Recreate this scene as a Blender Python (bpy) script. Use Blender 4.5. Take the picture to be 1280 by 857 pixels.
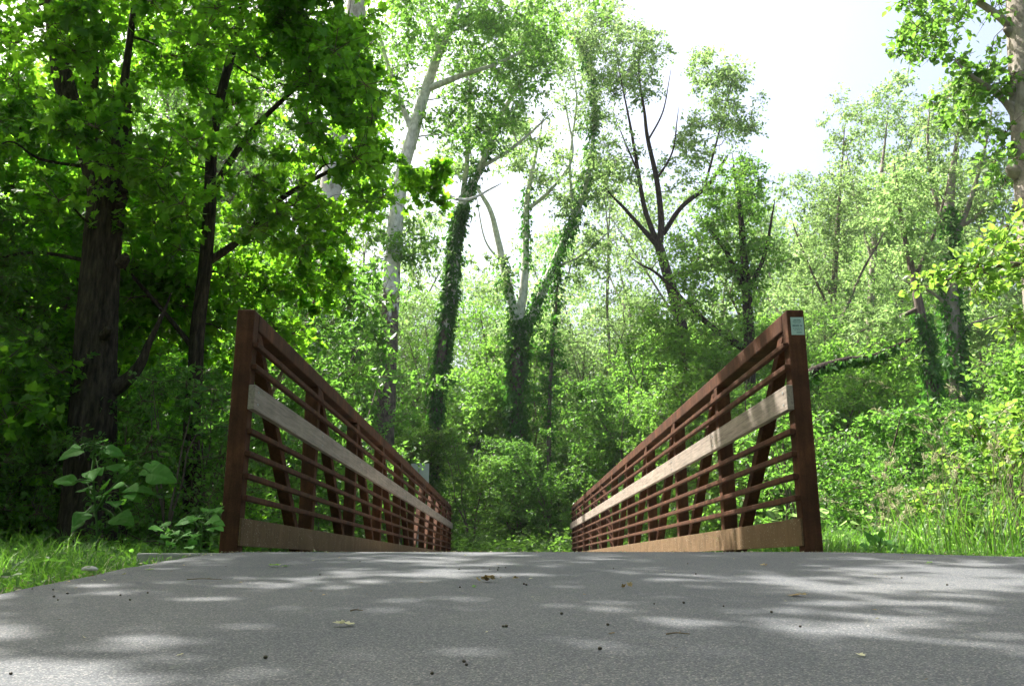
import bpy, bmesh, math
import numpy as np
from mathutils import Vector

for o in list(bpy.data.objects):
    bpy.data.objects.remove(o)
R = math.radians
S = bpy.context.scene
COL = S.collection

# ------------------------------------------------------------------ camera
F = 1100.0                      # focal length in pixels of a 1280 px wide frame
LENS_VEIL = 0.00035  # density of the volume that imitates lens veil
PITCH = R(14.0)
CAM_Z = 0.25
cam = bpy.data.cameras.new("camera")
cam.sensor_width = 36.0
cam.lens = F / 1280 * 36.0
cam.clip_start = 0.02
cam.clip_end = 2000
co = bpy.data.objects.new("camera", cam)
COL.objects.link(co)
co.location = (0, 0, CAM_Z)
co.rotation_euler = (R(90) + PITCH, R(0.0), R(-0.2))
S.camera = co

# ------------------------------------------------------------------ sky, sun, exposure
SUN_EL, SUN_AZ = 57.0, -52.0     # azimuth from +Y, negative = to the left
w = bpy.data.worlds.new("World")
S.world = w
w.use_nodes = True
nt = w.node_tree
bg = nt.nodes["Background"]
sky = nt.nodes.new("ShaderNodeTexSky")
sky.sky_type = 'NISHITA'
sky.sun_disc = False
sky.sun_elevation = R(SUN_EL)
sky.sun_rotation = R(SUN_AZ)
sky.air_density = 1.0
sky.dust_density = 7.0
sky.ozone_density = 0.3
nt.links.new(sky.outputs[0], bg.inputs[0])
bg.inputs[1].default_value = 0.12
sl = bpy.data.lights.new("sun", 'SUN')
sl.energy = 5.0
sl.angle = R(0.5)
sl.color = (1.0, 0.96, 0.90)
so = bpy.data.objects.new("sun", sl)
COL.objects.link(so)
sd = Vector((math.sin(R(SUN_AZ)) * math.cos(R(SUN_EL)), math.cos(R(SUN_AZ)) * math.cos(R(SUN_EL)), math.sin(R(SUN_EL))))
so.rotation_euler = sd.to_track_quat('Z', 'Y').to_euler()
so.location = (-20, 20, 40)
S.view_settings.view_transform = 'Standard'
S.view_settings.look = 'None'
S.view_settings.exposure = 1.65
S.view_settings.gamma = 1.0
S.view_settings.use_curve_mapping = False
S.render.engine = 'CYCLES'
c = S.cycles
c.max_bounces = 8
c.diffuse_bounces = 6
c.glossy_bounces = 2
c.transmission_bounces = 8
c.transparent_max_bounces = 4
c.sample_clamp_indirect = 6.0
c.use_denoising = True
c.caustics_reflective = False
c.caustics_refractive = False

# ------------------------------------------------------------------ helpers
def at(px, py, Y):
    """a point at depth Y seen in direction (px, py) of the 1280 x 857 frame"""
    dx = (px - 636.0) / F
    dy = (428.5 - py) / F
    cp, sp = math.cos(PITCH), math.sin(PITCH)
    d = np.array([dx, cp - dy * sp, sp + dy * cp])
    return np.array([0, 0, CAM_Z]) + d * (Y / d[1])

def mpp(Y):
    return 0.985 * Y / F

def tag(o, label=None, cat=None, group=None, kind=None):
    if label: o["label"] = label
    if cat: o["category"] = cat
    if group: o["group"] = group
    if kind: o["kind"] = kind
    return o

def empty(name, loc=(0, 0, 0), rz=0.0):
    o = bpy.data.objects.new(name, None)
    o.empty_display_size = 0.2
    COL.objects.link(o)
    o.location = loc
    o.rotation_euler = (0, 0, rz)
    return o

class Acc:
    def __init__(s):
        s.v = []; s.l = []; s.c = []; s.m = []; s.n = 0
    def add(s, v, loops, counts, mi=0):
        v = np.asarray(v, dtype=np.float64).reshape(-1, 3)
        s.v.append(v); s.l.append(np.asarray(loops, dtype=np.int64).ravel() + s.n)
        cc = np.asarray(counts, dtype=np.int64).ravel()
        s.c.append(cc); s.m.append(np.full(len(cc), mi)); s.n += len(v)
    def build(s, name, mats, parent=None, smooth=False, origin=(0, 0, 0)):
        me = bpy.data.meshes.new(name)
        v = np.concatenate(s.v) - np.asarray(origin)
        l = np.concatenate(s.l); cc = np.concatenate(s.c); m = np.concatenate(s.m)
        me.vertices.add(len(v)); me.vertices.foreach_set("co", v.astype(np.float32).ravel())
        me.loops.add(len(l)); me.loops.foreach_set("vertex_index", l.astype(np.int32))
        me.polygons.add(len(cc))
        me.polygons.foreach_set("loop_start", np.concatenate([[0], np.cumsum(cc)[:-1]]).astype(np.int32))
        if not isinstance(mats, (list, tuple)): mats = [mats]
        for mm in mats: me.materials.append(mm)
        me.polygons.foreach_set("material_index", m.astype(np.int32))
        me.polygons.foreach_set("use_smooth", np.full(len(cc), smooth))
        me.update(calc_edges=True)
        me.validate()
        o = bpy.data.objects.new(name, me)
        COL.objects.link(o)
        if parent: o.parent = parent
        return o

def catmull(P, n=6):
    P = np.asarray(P, float)
    Q = np.vstack([2 * P[0] - P[1], P, 2 * P[-1] - P[-2]])
    out = []
    for i in range(1, len(Q) - 2):
        for t in np.linspace(0, 1, n, endpoint=False):
            a, b, c_, d = Q[i - 1], Q[i], Q[i + 1], Q[i + 2]
            out.append(0.5 * (2 * b + (c_ - a) * t + (2 * a - 5 * b + 4 * c_ - d) * t * t + (3 * b - a - 3 * c_ + d) * t ** 3))
    out.append(P[-1])
    return np.array(out)

def tube(acc, P, r, sides=8, mi=0, cap=True, rng=None, rough=0.0, ridges=0):
    P = np.asarray(P, float); n = len(P)
    r = np.asarray(r, float) * np.ones(n)
    T = np.gradient(P, axis=0); T /= np.linalg.norm(T, axis=1)[:, None] + 1e-9
    ref = np.array([0.9, 0.37, 0.1]) if abs(T[0, 2]) > .5 else np.array([0, 0, 1.0])
    U = np.cross(T, ref); U /= np.linalg.norm(U, axis=1)[:, None] + 1e-9
    W = np.cross(T, U)
    a = np.linspace(0, 2 * np.pi, sides, endpoint=False)
    rr = r[:, None] * np.ones((1, sides))
    if rng is not None and rough:
        lob = 1 + rough * np.sin(a * 3 + rng.uniform(0, 6))[None, :] * np.cos(np.linspace(0, 4, n))[:, None]
        rr = rr * lob * (1 + rough * rng.normal(0, .5 if not ridges else .25, rr.shape))
    if ridges and r[0] > .05:
        h_ = np.cumsum(np.r_[0, np.linalg.norm(np.diff(P, axis=0), axis=1)])[:, None]
        ph = 1.1 * np.sin(h_ * 2.3 + 2 * a[None, :]) + .7 * np.sin(h_ * 5.1 - 3 * a[None, :])
        rg_ = np.abs(np.sin(a[None, :] * ridges / 2 + ph)) ** .7
        br_ = .5 + .5 * np.sin(h_ * 31 + 9 * np.sin(a[None, :] * ridges / 2))
        rr = rr * (1 + .085 * (rg_ - .5) + .02 * rg_ * br_)
    V = P[:, None, :] + rr[..., None] * (np.cos(a)[None, :, None] * U[:, None, :] + np.sin(a)[None, :, None] * W[:, None, :])
    i = np.arange(n - 1)[:, None]; j = np.arange(sides)[None, :]; k = (j + 1) % sides
    f = np.stack([i * sides + j + 0 * i, i * sides + k, (i + 1) * sides + k, (i + 1) * sides + j], -1).reshape(-1, 4)
    acc.add(V.reshape(-1, 3), f, np.full(len(f), 4), mi)
    if cap:
        acc.add(V[-1], np.arange(sides), [sides], mi)
        acc.add(V[0][::-1], np.arange(sides), [sides], mi)

def twigs(acc, A, B, r, mi=1, sag=0.06):
    """many thin three-sided twigs at once, from A to B with one bend"""
    A = np.asarray(A); B = np.asarray(B); n = len(A)
    if n == 0: return
    L = np.linalg.norm(B - A, axis=1)[:, None]
    M = (A + B) / 2 + np.array([0, 0, 1.0]) * L * sag
    T = (B - A) / (L + 1e-9)
    U = np.cross(T, np.array([0.3, 0.2, 0.93])); U /= np.linalg.norm(U, axis=1)[:, None] + 1e-9
    W = np.cross(T, U)
    r = np.asarray(r) * np.ones(n)
    rings = []
    for P, k in ((A, 1.0), (M, .75), (B, .3)):
        for q in range(3):
            a = q * 2 * np.pi / 3
            rings.append(P + (r * k)[:, None] * (math.cos(a) * U + math.sin(a) * W))
    V = np.stack(rings, 1)
    f = []
    for s_ in (0, 3):
        for q in range(3):
            q2 = (q + 1) % 3
            f.append([s_ + q, s_ + q2, s_ + 3 + q2, s_ + 3 + q])
    f = np.array(f)
    loops = (f[None] + (np.arange(n) * 9)[:, None, None]).reshape(-1)
    acc.add(V.reshape(-1, 3), loops, np.full(n * 6, 4), mi)

# leaf templates: base at the origin, tip towards +Y, folded along the midrib
def tmpl(right, fold=0.18, droop=0.12, rib=True):
    right = np.array(right, float)
    n = len(right)
    z = lambda x, y: fold * abs(x) - droop * y * y
    v = [(x, y, z(x, y)) for x, y in right]
    v += [(-x, y, z(x, y)) for x, y in right[1:-1]]
    fR = list(range(n))
    fL = [0] + list(range(n, 2 * n - 2)) + [n - 1]
    return np.array(v), [fR, fL[::-1]]
L_SIMPLE = tmpl([(0, 0), (.30, .38), (0, 1)])
L_OVAL = tmpl([(0, 0), (.22, .15), (.34, .42), (.2, .78), (0, 1)])
L_MAPLE = tmpl([(0, 0), (.2, -.1), (.52, .02), (.36, .2), (.62, .5), (.3, .46), (.24, .68), (0, 1.0)], .12, .15)
L_LANCE = tmpl([(0, 0), (.14, .25), (.13, .6), (0, 1)])

def leaves(acc, P, D, N, size, t=L_SIMPLE, mi=0):
    P = np.asarray(P); n = len(P)
    if n == 0: return
    D = D / (np.linalg.norm(D, axis=1)[:, None] + 1e-9)
    X = np.cross(D, N); X /= np.linalg.norm(X, axis=1)[:, None] + 1e-9
    Z = np.cross(X, D)
    tv, tf = t
    s_ = (np.asarray(size) * np.ones(n))[:, None, None]
    V = P[:, None, :] + s_ * (tv[None, :, 0:1] * X[:, None, :] + tv[None, :, 1:2] * D[:, None, :] + tv[None, :, 2:3] * Z[:, None, :])
    fl = np.concatenate([np.array(f) for f in tf]); fc = [len(f) for f in tf]
    loops = (fl[None] + (np.arange(n) * len(tv))[:, None]).reshape(-1)
    acc.add(V.reshape(-1, 3), loops, np.tile(fc, n), mi)

def spray(acc, C, Rr, rng, ntw, nlf, size, t=L_SIMPLE, origin=None, flat=0.55, tw_r=0.004, droop=.25, up=.75):
    """clumps: centres C, radius Rr. Each holds ntw twigs with nlf leaves along each."""
    C = np.asarray(C); nC = len(C)
    Rr = np.asarray(Rr) * np.ones(nC)
    ci = np.repeat(np.arange(nC), ntw)
    d = rng.normal(0, 1, (len(ci), 3)); d[:, 2] *= flat
    d /= np.linalg.norm(d, axis=1)[:, None]
    st = C[ci] if origin is None else origin[ci] + (C[ci] - origin[ci]) * rng.uniform(.65, 1.0, (len(ci), 1))
    en = C[ci] + d * (Rr[ci] * rng.uniform(.45, 1.1, len(ci)))[:, None]
    twigs(acc, st, en, tw_r, 1)
    k = np.repeat(np.arange(len(ci)), nlf)
    tt = rng.uniform(.25, 1.05, len(k))[:, None]
    L = np.linalg.norm(en - st, axis=1)[k][:, None]
    P = st[k] * (1 - tt) + en[k] * tt + np.array([0, 0, 1]) * L * .06 * (1 - (2 * tt - 1) ** 2)
    P = P + rng.normal(0, .25, P.shape) * (Rr[ci][k] * .35)[:, None]
    td = (en - st)[k]; td /= np.linalg.norm(td, axis=1)[:, None] + 1e-9
    D = td * .6 + rng.normal(0, .7, P.shape); D[:, 2] -= droop
    N = rng.normal(0, 1, P.shape) * (1 - up) * 1.6; N[:, 2] += up
    leaves(acc, P, D, N, size * rng.uniform(.45, 1.35, len(P)), t, 0)

# ------------------------------------------------------------------ materials
def newmat(name):
    m = bpy.data.materials.new(name); m.use_nodes = True
    t = m.node_tree
    return m, t, t.nodes["Principled BSDF"], t.nodes["Material Output"]

def nd(t, kind, **kw):
    n = t.nodes.new(kind)
    for k, v in kw.items(): setattr(n, k, v)
    return n

def noise(t, scale, detail=4, vec=None, rough=.55):
    n = nd(t, "ShaderNodeTexNoise")
    n.inputs["Scale"].default_value = scale; n.inputs["Detail"].default_value = detail
    n.inputs["Roughness"].default_value = rough
    if vec is not None: t.links.new(vec, n.inputs["Vector"])
    return n

def ramp(t, fac, stops):
    r = nd(t, "ShaderNodeValToRGB")
    e = r.color_ramp.elements
    while len(e) < len(stops): e.new(.5)
    for el, (p, c_) in zip(e, stops):
        el.position = p; el.color = (*c_, 1) if len(c_) == 3 else c_
    t.links.new(fac, r.inputs[0])
    return r

def leaf_mat(name, c0, c1, trans, tw=.5, rough=.45, spec=.35):
    """reflecting upper side and light coming through the blade"""
    m, t, p, out = newmat(name)
    g = nd(t, "ShaderNodeNewGeometry")
    oi = nd(t, "ShaderNodeObjectInfo")
    r = ramp(t, g.outputs["Random Per Island"], [(0, c0), (.75, c1), (1.0, tuple(min(1, x * 1.25) for x in c1))])
    hs = nd(t, "ShaderNodeHueSaturation")
    mr = nd(t, "ShaderNodeMapRange"); mr.inputs[3].default_value = .82; mr.inputs[4].default_value = 1.22
    t.links.new(oi.outputs["Random"], mr.inputs[0])
    t.links.new(mr.outputs[0], hs.inputs["Value"]); t.links.new(r.outputs[0], hs.inputs["Color"])
    t.links.new(hs.outputs[0], p.inputs["Base Color"])
    p.inputs["Roughness"].default_value = rough
    p.inputs["Specular IOR Level"].default_value = spec
    tr = nd(t, "ShaderNodeBsdfTranslucent")
    mx = nd(t, "ShaderNodeMix", data_type='RGBA'); mx.blend_type = 'MULTIPLY'; mx.inputs[0].default_value = 1
    r2 = ramp(t, g.outputs["Random Per Island"], [(0, tuple(x * .7 for x in trans)), (1, trans)])
    t.links.new(r2.outputs[0], mx.inputs[6]); 
    cv = nd(t, "ShaderNodeCombineColor")
    for k in range(3): t.links.new(mr.outputs[0], cv.inputs[k])
    t.links.new(cv.outputs[0], mx.inputs[7])
    t.links.new(mx.outputs[2], tr.inputs[0])
    ms = nd(t, "ShaderNodeMixShader"); ms.inputs[0].default_value = tw
    t.links.new(p.outputs[0], ms.inputs[1]); t.links.new(tr.outputs[0], ms.inputs[2])
    t.links.new(ms.outputs[0], out.inputs[0])
    return m

M = {}
M['maple'] = leaf_mat("maple_leaf", (.035, .10, .016), (.06, .15, .025), (.34, .76, .035), .6)
M['forest'] = leaf_mat("forest_leaf", (.035, .085, .016), (.07, .14, .025), (.31, .64, .08), .5)
M['understorey'] = leaf_mat("understorey_leaf", (.03, .085, .016), (.065, .14, .028), (.25, .57, .07), .47)
M['pale'] = leaf_mat("veil_pale_leaf", (.07, .13, .035), (.12, .20, .06), (.43, .68, .20), .5)  # paled to put lens flare and overexposure into the leaf colour
M['yellow'] = leaf_mat("young_leaf", (.07, .16, .03), (.12, .22, .045), (.42, .74, .09), .5)
M['ivy'] = leaf_mat("ivy_leaf", (.03, .09, .018), (.055, .14, .028), (.14, .42, .04), .42, .5, .2)
M['broad'] = leaf_mat("broad_leaf", (.06, .19, .03), (.09, .24, .045), (.20, .52, .05), .45, .65, .15)
M['grass'] = leaf_mat("grass_blade", (.03, .09, .018), (.075, .17, .03), (.20, .46, .04), .45, .5, .25)
M['straw'] = leaf_mat("seed_straw", (.34, .33, .18), (.52, .50, .32), (.5, .5, .28), .35, .6)
M['deadleaf'] = leaf_mat("dead_leaf", (.22, .15, .06), (.38, .28, .12), (.3, .2, .06), .3, .6)

def bark(name, stops, scale=(7, 7, 1.4), bump=.5, big=None):
    m, t, p, out = newmat(name)
    tc = nd(t, "ShaderNodeTexCoord"); mp = nd(t, "ShaderNodeMapping")
    mp.inputs["Scale"].default_value = scale
    t.links.new(tc.outputs["Object"], mp.inputs[0])
    n = noise(t, 2.2, 8, mp.outputs[0], .65)
    r = ramp(t, n.outputs[0], stops)
    t.links.new(r.outputs[0], p.inputs["Base Color"])
    p.inputs["Roughness"].default_value = .9
    p.inputs["Specular IOR Level"].default_value = .2
    b = nd(t, "ShaderNodeBump"); b.inputs["Strength"].default_value = bump; b.inputs["Distance"].default_value = .06
    t.links.new(n.outputs[0], b.inputs["Height"]); t.links.new(b.outputs[0], p.inputs["Normal"])
    return m
M['bark'] = bark("dark_bark", [(.35, (.014, .011, .008)), (.5, (.045, .033, .025)), (.7, (.10, .075, .055))], (13, 13, 2.4), bump=1.0)
M['bark_mid'] = bark("brown_bark", [(.35, (.07, .05, .04)), (.65, (.20, .16, .13))])
M['bark_grey'] = bark("grey_bark", [(.3, (.13, .11, .09)), (.55, (.30, .26, .22)), (.75, (.40, .37, .33))], (4, 4, 2.5))
M['bark_pale'] = bark("pale_bark", [(.35, (.25, .22, .17)), (.5, (.50, .47, .40)), (.7, (.66, .64, .58))], (2, 2, 1.2), .3)
M['twig'] = bark("twig_bark", [(.3, (.07, .05, .035)), (.7, (.15, .11, .08))], bump=.1)

def sycamore_bark():
    m, t, p, out = newmat("sycamore_bark")
    tc = nd(t, "ShaderNodeTexCoord")
    mp = nd(t, "ShaderNodeMapping"); mp.inputs["Scale"].default_value = (1, 1, .55)
    t.links.new(tc.outputs["Object"], mp.inputs[0])
    n = noise(t, 3.0, 6, mp.outputs[0], .6)
    n2 = noise(t, 9.0, 5, mp.outputs[0], .6)
    sx = nd(t, "ShaderNodeSeparateXYZ"); t.links.new(tc.outputs["Object"], sx.inputs[0])
    mr = nd(t, "ShaderNodeMapRange"); mr.inputs[1].default_value = 5.2; mr.inputs[2].default_value = 9.5
    mr.inputs[3].default_value = -.45; mr.inputs[4].default_value = .22
    t.links.new(sx.outputs[2], mr.inputs[0])
    ad = nd(t, "ShaderNodeMath", operation='ADD'); t.links.new(n.outputs[0], ad.inputs[0]); t.links.new(mr.outputs[0], ad.inputs[1])
    white = ramp(t, n2.outputs[0], [(.35, (.40, .40, .33)), (.6, (.72, .70, .64))])
    dark = ramp(t, n2.outputs[0], [(.35, (.05, .04, .03)), (.65, (.17, .135, .10))])
    st = ramp(t, ad.outputs[0], [(.46, (0, 0, 0)), (.52, (1, 1, 1))])
    mx = nd(t, "ShaderNodeMix", data_type='RGBA')
    t.links.new(st.outputs[0], mx.inputs[0]); t.links.new(dark.outputs[0], mx.inputs[6]); t.links.new(white.outputs[0], mx.inputs[7])
    t.links.new(mx.outputs[2], p.inputs["Base Color"]); p.inputs["Roughness"].default_value = .9; p.inputs["Specular IOR Level"].default_value = .2
    b = nd(t, "ShaderNodeBump"); b.inputs["Strength"].default_value = .4; b.inputs["Distance"].default_value = .04
    t.links.new(n2.outputs[0], b.inputs["Height"]); t.links.new(b.outputs[0], p.inputs["Normal"])
    return m
M['syc'] = sycamore_bark()

def rust(name, a, b_, c_, speck=False):
    m, t, p, out = newmat(name)
    tc = nd(t, "ShaderNodeTexCoord")
    n = noise(t, 3.5, 8, tc.outputs["Object"], .7)
    n2 = noise(t, 160, 3, tc.outputs["Object"], .6)
    mp = nd(t, "ShaderNodeMapping"); mp.inputs["Scale"].default_value = (14, 14, 1.2)
    t.links.new(tc.outputs["Object"], mp.inputs[0])
    n3 = noise(t, 2.0, 5, mp.outputs[0], .6)          # run-off streaks
    r = ramp(t, n.outputs[0], [(.3, a), (.52, b_), (.72, c_)])
    r2 = ramp(t, n2.outputs[0], [(.3, (.72, .72, .72)), (.65, (1.15, 1.12, 1.1))])
    r3 = ramp(t, n3.outputs[0], [(.35, (.85, .84, .82) if speck else (.66, .62, .58)), (.6, (1.08, 1.08, 1.08))])
    mx = nd(t, "ShaderNodeMix", data_type='RGBA'); mx.blend_type = 'MULTIPLY'; mx.inputs[0].default_value = 1
    mx2 = nd(t, "ShaderNodeMix", data_type='RGBA'); mx2.blend_type = 'MULTIPLY'; mx2.inputs[0].default_value = .8
    t.links.new(r.outputs[0], mx.inputs[6]); t.links.new(r2.outputs[0], mx.inputs[7])
    t.links.new(mx.outputs[2], mx2.inputs[6]); t.links.new(r3.outputs[0], mx2.inputs[7])
    col = mx2.outputs[2]
    if speck:
        v = nd(t, "ShaderNodeTexVoronoi"); v.inputs["Scale"].default_value = 62
        t.links.new(tc.outputs["Object"], v.inputs["Vector"])
        rs = ramp(t, v.outputs["Distance"], [(.13, (1, 1, 1)), (.20, (0, 0, 0))])
        nz = noise(t, 9, 2, tc.outputs["Object"]); rz = ramp(t, nz.outputs[0], [(.42, (0, 0, 0)), (.60, (1, 1, 1))])
        mm = nd(t, "ShaderNodeMath", operation='MULTIPLY'); t.links.new(rs.outputs[0], mm.inputs[0]); t.links.new(rz.outputs[0], mm.inputs[1])
        m3 = nd(t, "ShaderNodeMix", data_type='RGBA'); t.links.new(mm.outputs[0], m3.inputs[0])
        t.links.new(col, m3.inputs[6]); m3.inputs[7].default_value = (.55, .5, .4, 1)
        col = m3.outputs[2]
    t.links.new(col, p.inputs["Base Color"])
    p.inputs["Roughness"].default_value = .85
    p.inputs["Specular IOR Level"].default_value = .15
    b = nd(t, "ShaderNodeBump"); b.inputs["Strength"].default_value = .25; b.inputs["Distance"].default_value = .003
    t.links.new(n2.outputs[0], b.inputs["Height"]); t.links.new(b.outputs[0], p.inputs["Normal"])
    return m
M['steel'] = rust("weathering_steel", (.036, .017, .009), (.082, .035, .018), (.155, .066, .031))
M['toe'] = rust("weathering_steel_plate", (.085, .056, .028), (.135, .088, .046), (.19, .125, .072), True)

def wood():
    m, t, p, out = newmat("weathered_wood")
    tc = nd(t, "ShaderNodeTexCoord"); mp = nd(t, "ShaderNodeMapping")
    mp.inputs["Scale"].default_value = (30, 1.3, 30)
    t.links.new(tc.outputs["Object"], mp.inputs[0])
    n = noise(t, 2.5, 8, mp.outputs[0], .7)
    n2 = noise(t, 5, 4, tc.outputs["Object"], .6)
    r = ramp(t, n.outputs[0], [(.28, (.11, .088, .068)), (.5, (.25, .205, .165)), (.72, (.36, .31, .26))])
    r2 = ramp(t, n2.outputs[0], [(.3, (.8, .8, .8)), (.7, (1.1, 1.08, 1.05))])
    mx = nd(t, "ShaderNodeMix", data_type='RGBA'); mx.blend_type = 'MULTIPLY'; mx.inputs[0].default_value = 1
    t.links.new(r.outputs[0], mx.inputs[6]); t.links.new(r2.outputs[0], mx.inputs[7])
    t.links.new(mx.outputs[2], p.inputs["Base Color"]); p.inputs["Roughness"].default_value = .85
    b = nd(t, "ShaderNodeBump"); b.inputs["Strength"].default_value = .3; b.inputs["Distance"].default_value = .004
    t.links.new(n.outputs[0], b.inputs["Height"]); t.links.new(b.outputs[0], p.inputs["Normal"])
    return m
M['wood'] = wood()

def asphalt():
    m, t, p, out = newmat("asphalt")
    tc = nd(t, "ShaderNodeTexCoord")
    v = nd(t, "ShaderNodeTexVoronoi"); v.inputs["Scale"].default_value = 380
    t.links.new(tc.outputs["Object"], v.inputs["Vector"])
    n2 = noise(t, 260, 3, tc.outputs["Object"], .7)
    n = noise(t, 1.3, 5, tc.outputs["Object"], .6)
    sep = nd(t, "ShaderNodeSeparateColor"); t.links.new(v.outputs["Color"], sep.inputs[0])
    r = ramp(t, sep.outputs[0], [(0, (.054, .060, .068)), (.45, (.086, .093, .102)), (.85, (.130, .134, .138)), (1, (.25, .24, .225))])
    r2 = ramp(t, n2.outputs[0], [(.3, (.6, .6, .6)), (.6, (1.15, 1.15, 1.15))])
    r3 = ramp(t, n.outputs[0], [(.3, (.80, .81, .83)), (.7, (1.16, 1.13, 1.08))])
    mx = nd(t, "ShaderNodeMix", data_type='RGBA'); mx.blend_type = 'MULTIPLY'; mx.inputs[0].default_value = 1
    mx2 = nd(t, "ShaderNodeMix", data_type='RGBA'); mx2.blend_type = 'MULTIPLY'; mx2.inputs[0].default_value = 1
    t.links.new(r.outputs[0], mx.inputs[6]); t.links.new(r2.outputs[0], mx.inputs[7])
    t.links.new(mx.outputs[2], mx2.inputs[6]); t.links.new(r3.outputs[0], mx2.inputs[7])
    t.links.new(mx2.outputs[2], p.inputs["Base Color"])
    p.inputs["Roughness"].default_value = .82
    p.inputs["Specular IOR Level"].default_value = .25
    ad = nd(t, "ShaderNodeMath", operation='SUBTRACT'); t.links.new(n2.outputs[0], ad.inputs[0]); t.links.new(v.outputs["Distance"], ad.inputs[1])
    b = nd(t, "ShaderNodeBump"); b.inputs["Strength"].default_value = .35; b.inputs["Distance"].default_value = .0015
    t.links.new(ad.outputs[0], b.inputs["Height"]); t.links.new(b.outputs[0], p.inputs["Normal"])
    return m
M['asphalt'] = asphalt()

def plain(name, c0, c1, scale=6, rough=.8, bump=.2, dist=.01):
    m, t, p, out = newmat(name)
    tc = nd(t, "ShaderNodeTexCoord")
    n = noise(t, scale, 6, tc.outputs["Object"], .65)
    r = ramp(t, n.outputs[0], [(.35, c0), (.65, c1)])
    t.links.new(r.outputs[0], p.inputs["Base Color"]); p.inputs["Roughness"].default_value = rough
    b = nd(t, "ShaderNodeBump"); b.inputs["Strength"].default_value = bump; b.inputs["Distance"].default_value = dist
    t.links.new(n.outputs[0], b.inputs["Height"]); t.links.new(b.outputs[0], p.inputs["Normal"])
    return m
M['soil'] = plain("forest_soil", (.035, .035, .015), (.09, .08, .035), 3, .95, .6, .05)
M['concrete'] = plain("concrete", (.22, .21, .19), (.34, .33, .30), 20, .9)
M['sign_back'] = plain("sign_back_enamel", (.36, .42, .34), (.42, .47, .39), 8, .5, .05)
M['galv'] = plain("galvanised_steel", (.30, .32, .30), (.42, .44, .42), 30, .45, .1)
M['label'] = plain("sticker_film", (.32, .46, .42), (.38, .52, .47), 12, .4, .0)
M['ink'] = plain("sticker_ink", (.02, .06, .07), (.03, .08, .09), 12, .5, .0)
M['berry'] = plain("dark_berry", (.015, .012, .008), (.05, .04, .02), 200, .6, .3)
M['stone'] = plain("pale_stone", (.35, .32, .28), (.5, .46, .42), 60, .9)
M['blade_dead'] = plain("dry_twig", (.10, .07, .04), (.18, .13, .08), 60, .9)

# ------------------------------------------------------------------ ground shape
BZ = CAM_Z + .056               # bridge deck height
BY0, BAY, NB = 4.92, 1.8, 10    # front face of the first post, bay length, number of bays
BY1 = BY0 + BAY * NB + .1
XL, XR = -1.477, 1.614          # inner faces of the two trusses

def path_z(y):
    y = np.asarray(y, float)
    a = 0.068 * y
    k = .018
    return -k * np.log(np.exp(-a / k) + np.exp(-(BZ - .0) / k)) 

def ground_z(x, y):
    x = np.asarray(x, float); y = np.asarray(y, float)
    base = path_z(np.minimum(y, 5.0)) - .03
    d = np.maximum(np.maximum(-1.55 - x, x - 1.75), 0)
    z = base - .05 * np.minimum(d, 4) * np.exp(-((y - 2) / 6.0) ** 2)
    z = np.where(y < 0, base - .03 * np.minimum(d, 3), z)
    gul = np.exp(-((y - 14.5) / 3.6) ** 4) * 2.1         # creek bed under the bridge
    z = z - gul
    z = z + .10 * np.sin(x * .7 + 1.3) * np.sin(y * .43) * np.clip((d - .3) / 2, 0, 1)
    far = np.clip((y - 24) / 30, 0, 1)
    return z + far * .6

# left and right edge of the path at depth y
def path_left(y):
    return np.interp(y, [-14, -6, 0, 2.5, 4.9], [2.0, .0, -1.25, -1.45, -1.52])
def path_right(y):
    return np.interp(y, [-14, -6, -1, 1.5, 3.0, 3.7, 4.2, 4.6, 4.9], [9, 8.2, 7.4, 5.4, 3.5, 2.75, 2.2, 1.85, 1.72])

def sheet(name, xs, ys, zf, mat):
    X, Y = np.meshgrid(xs, ys)
    Z = zf(X, Y)
    V = np.stack([X, Y, Z], -1).reshape(-1, 3)
    nx, ny = len(xs), len(ys)
    i = np.arange(ny - 1)[:, None] * nx + np.arange(nx - 1)[None, :]
    f = np.stack([i, i + 1, i + 1 + nx, i + nx], -1).reshape(-1, 4)
    a = Acc(); a.add(V, f, np.full(len(f), 4)); return a.build(name, mat, smooth=True)

xs = np.concatenate([np.linspace(-500, -30, 14), np.linspace(-28, 28, 113), np.linspace(30, 500, 14)])
ys = np.concatenate([np.linspace(-300, -12, 12), np.linspace(-10, 45, 140), np.linspace(50, 700, 18)])
rg = np.random.default_rng(3)
tag(sheet("ground", xs, ys, lambda x, y: ground_z(x, y) - .02, M['soil']), kind='structure')

# the path: real crowned sheet with broken edges
ys = np.linspace(-14, 4.9, 240); nu = 60
er = rg.normal(0, .012, (2, len(ys)))
V = []
for i, y in enumerate(ys):
    a, b_ = float(path_left(y)) + er[0, i], float(path_right(y)) + er[1, i]
    u = np.linspace(0, 1, nu); x = a + (b_ - a) * u
    z = path_z(y) + .004 - .02 * np.clip(1 - np.minimum(x - a, b_ - x) / .12, 0, 1) ** 2
    row = np.stack([x, np.full(nu, y), z], -1)
    V.append(np.vstack([row[0] - [0.01, 0, .12], row, row[-1] - [-.01, 0, .12]]))
V = np.array(V); n2 = nu + 2
i = np.arange(len(ys) - 1)[:, None] * n2 + np.arange(n2 - 1)[None, :]
f = np.stack([i, i + 1, i + 1 + n2, i + n2], -1).reshape(-1, 4)
a = Acc(); a.add(V.reshape(-1, 3), f, np.full(len(f), 4))
tag(a.build("path", M['asphalt'], smooth=True), kind='structure')
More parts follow.
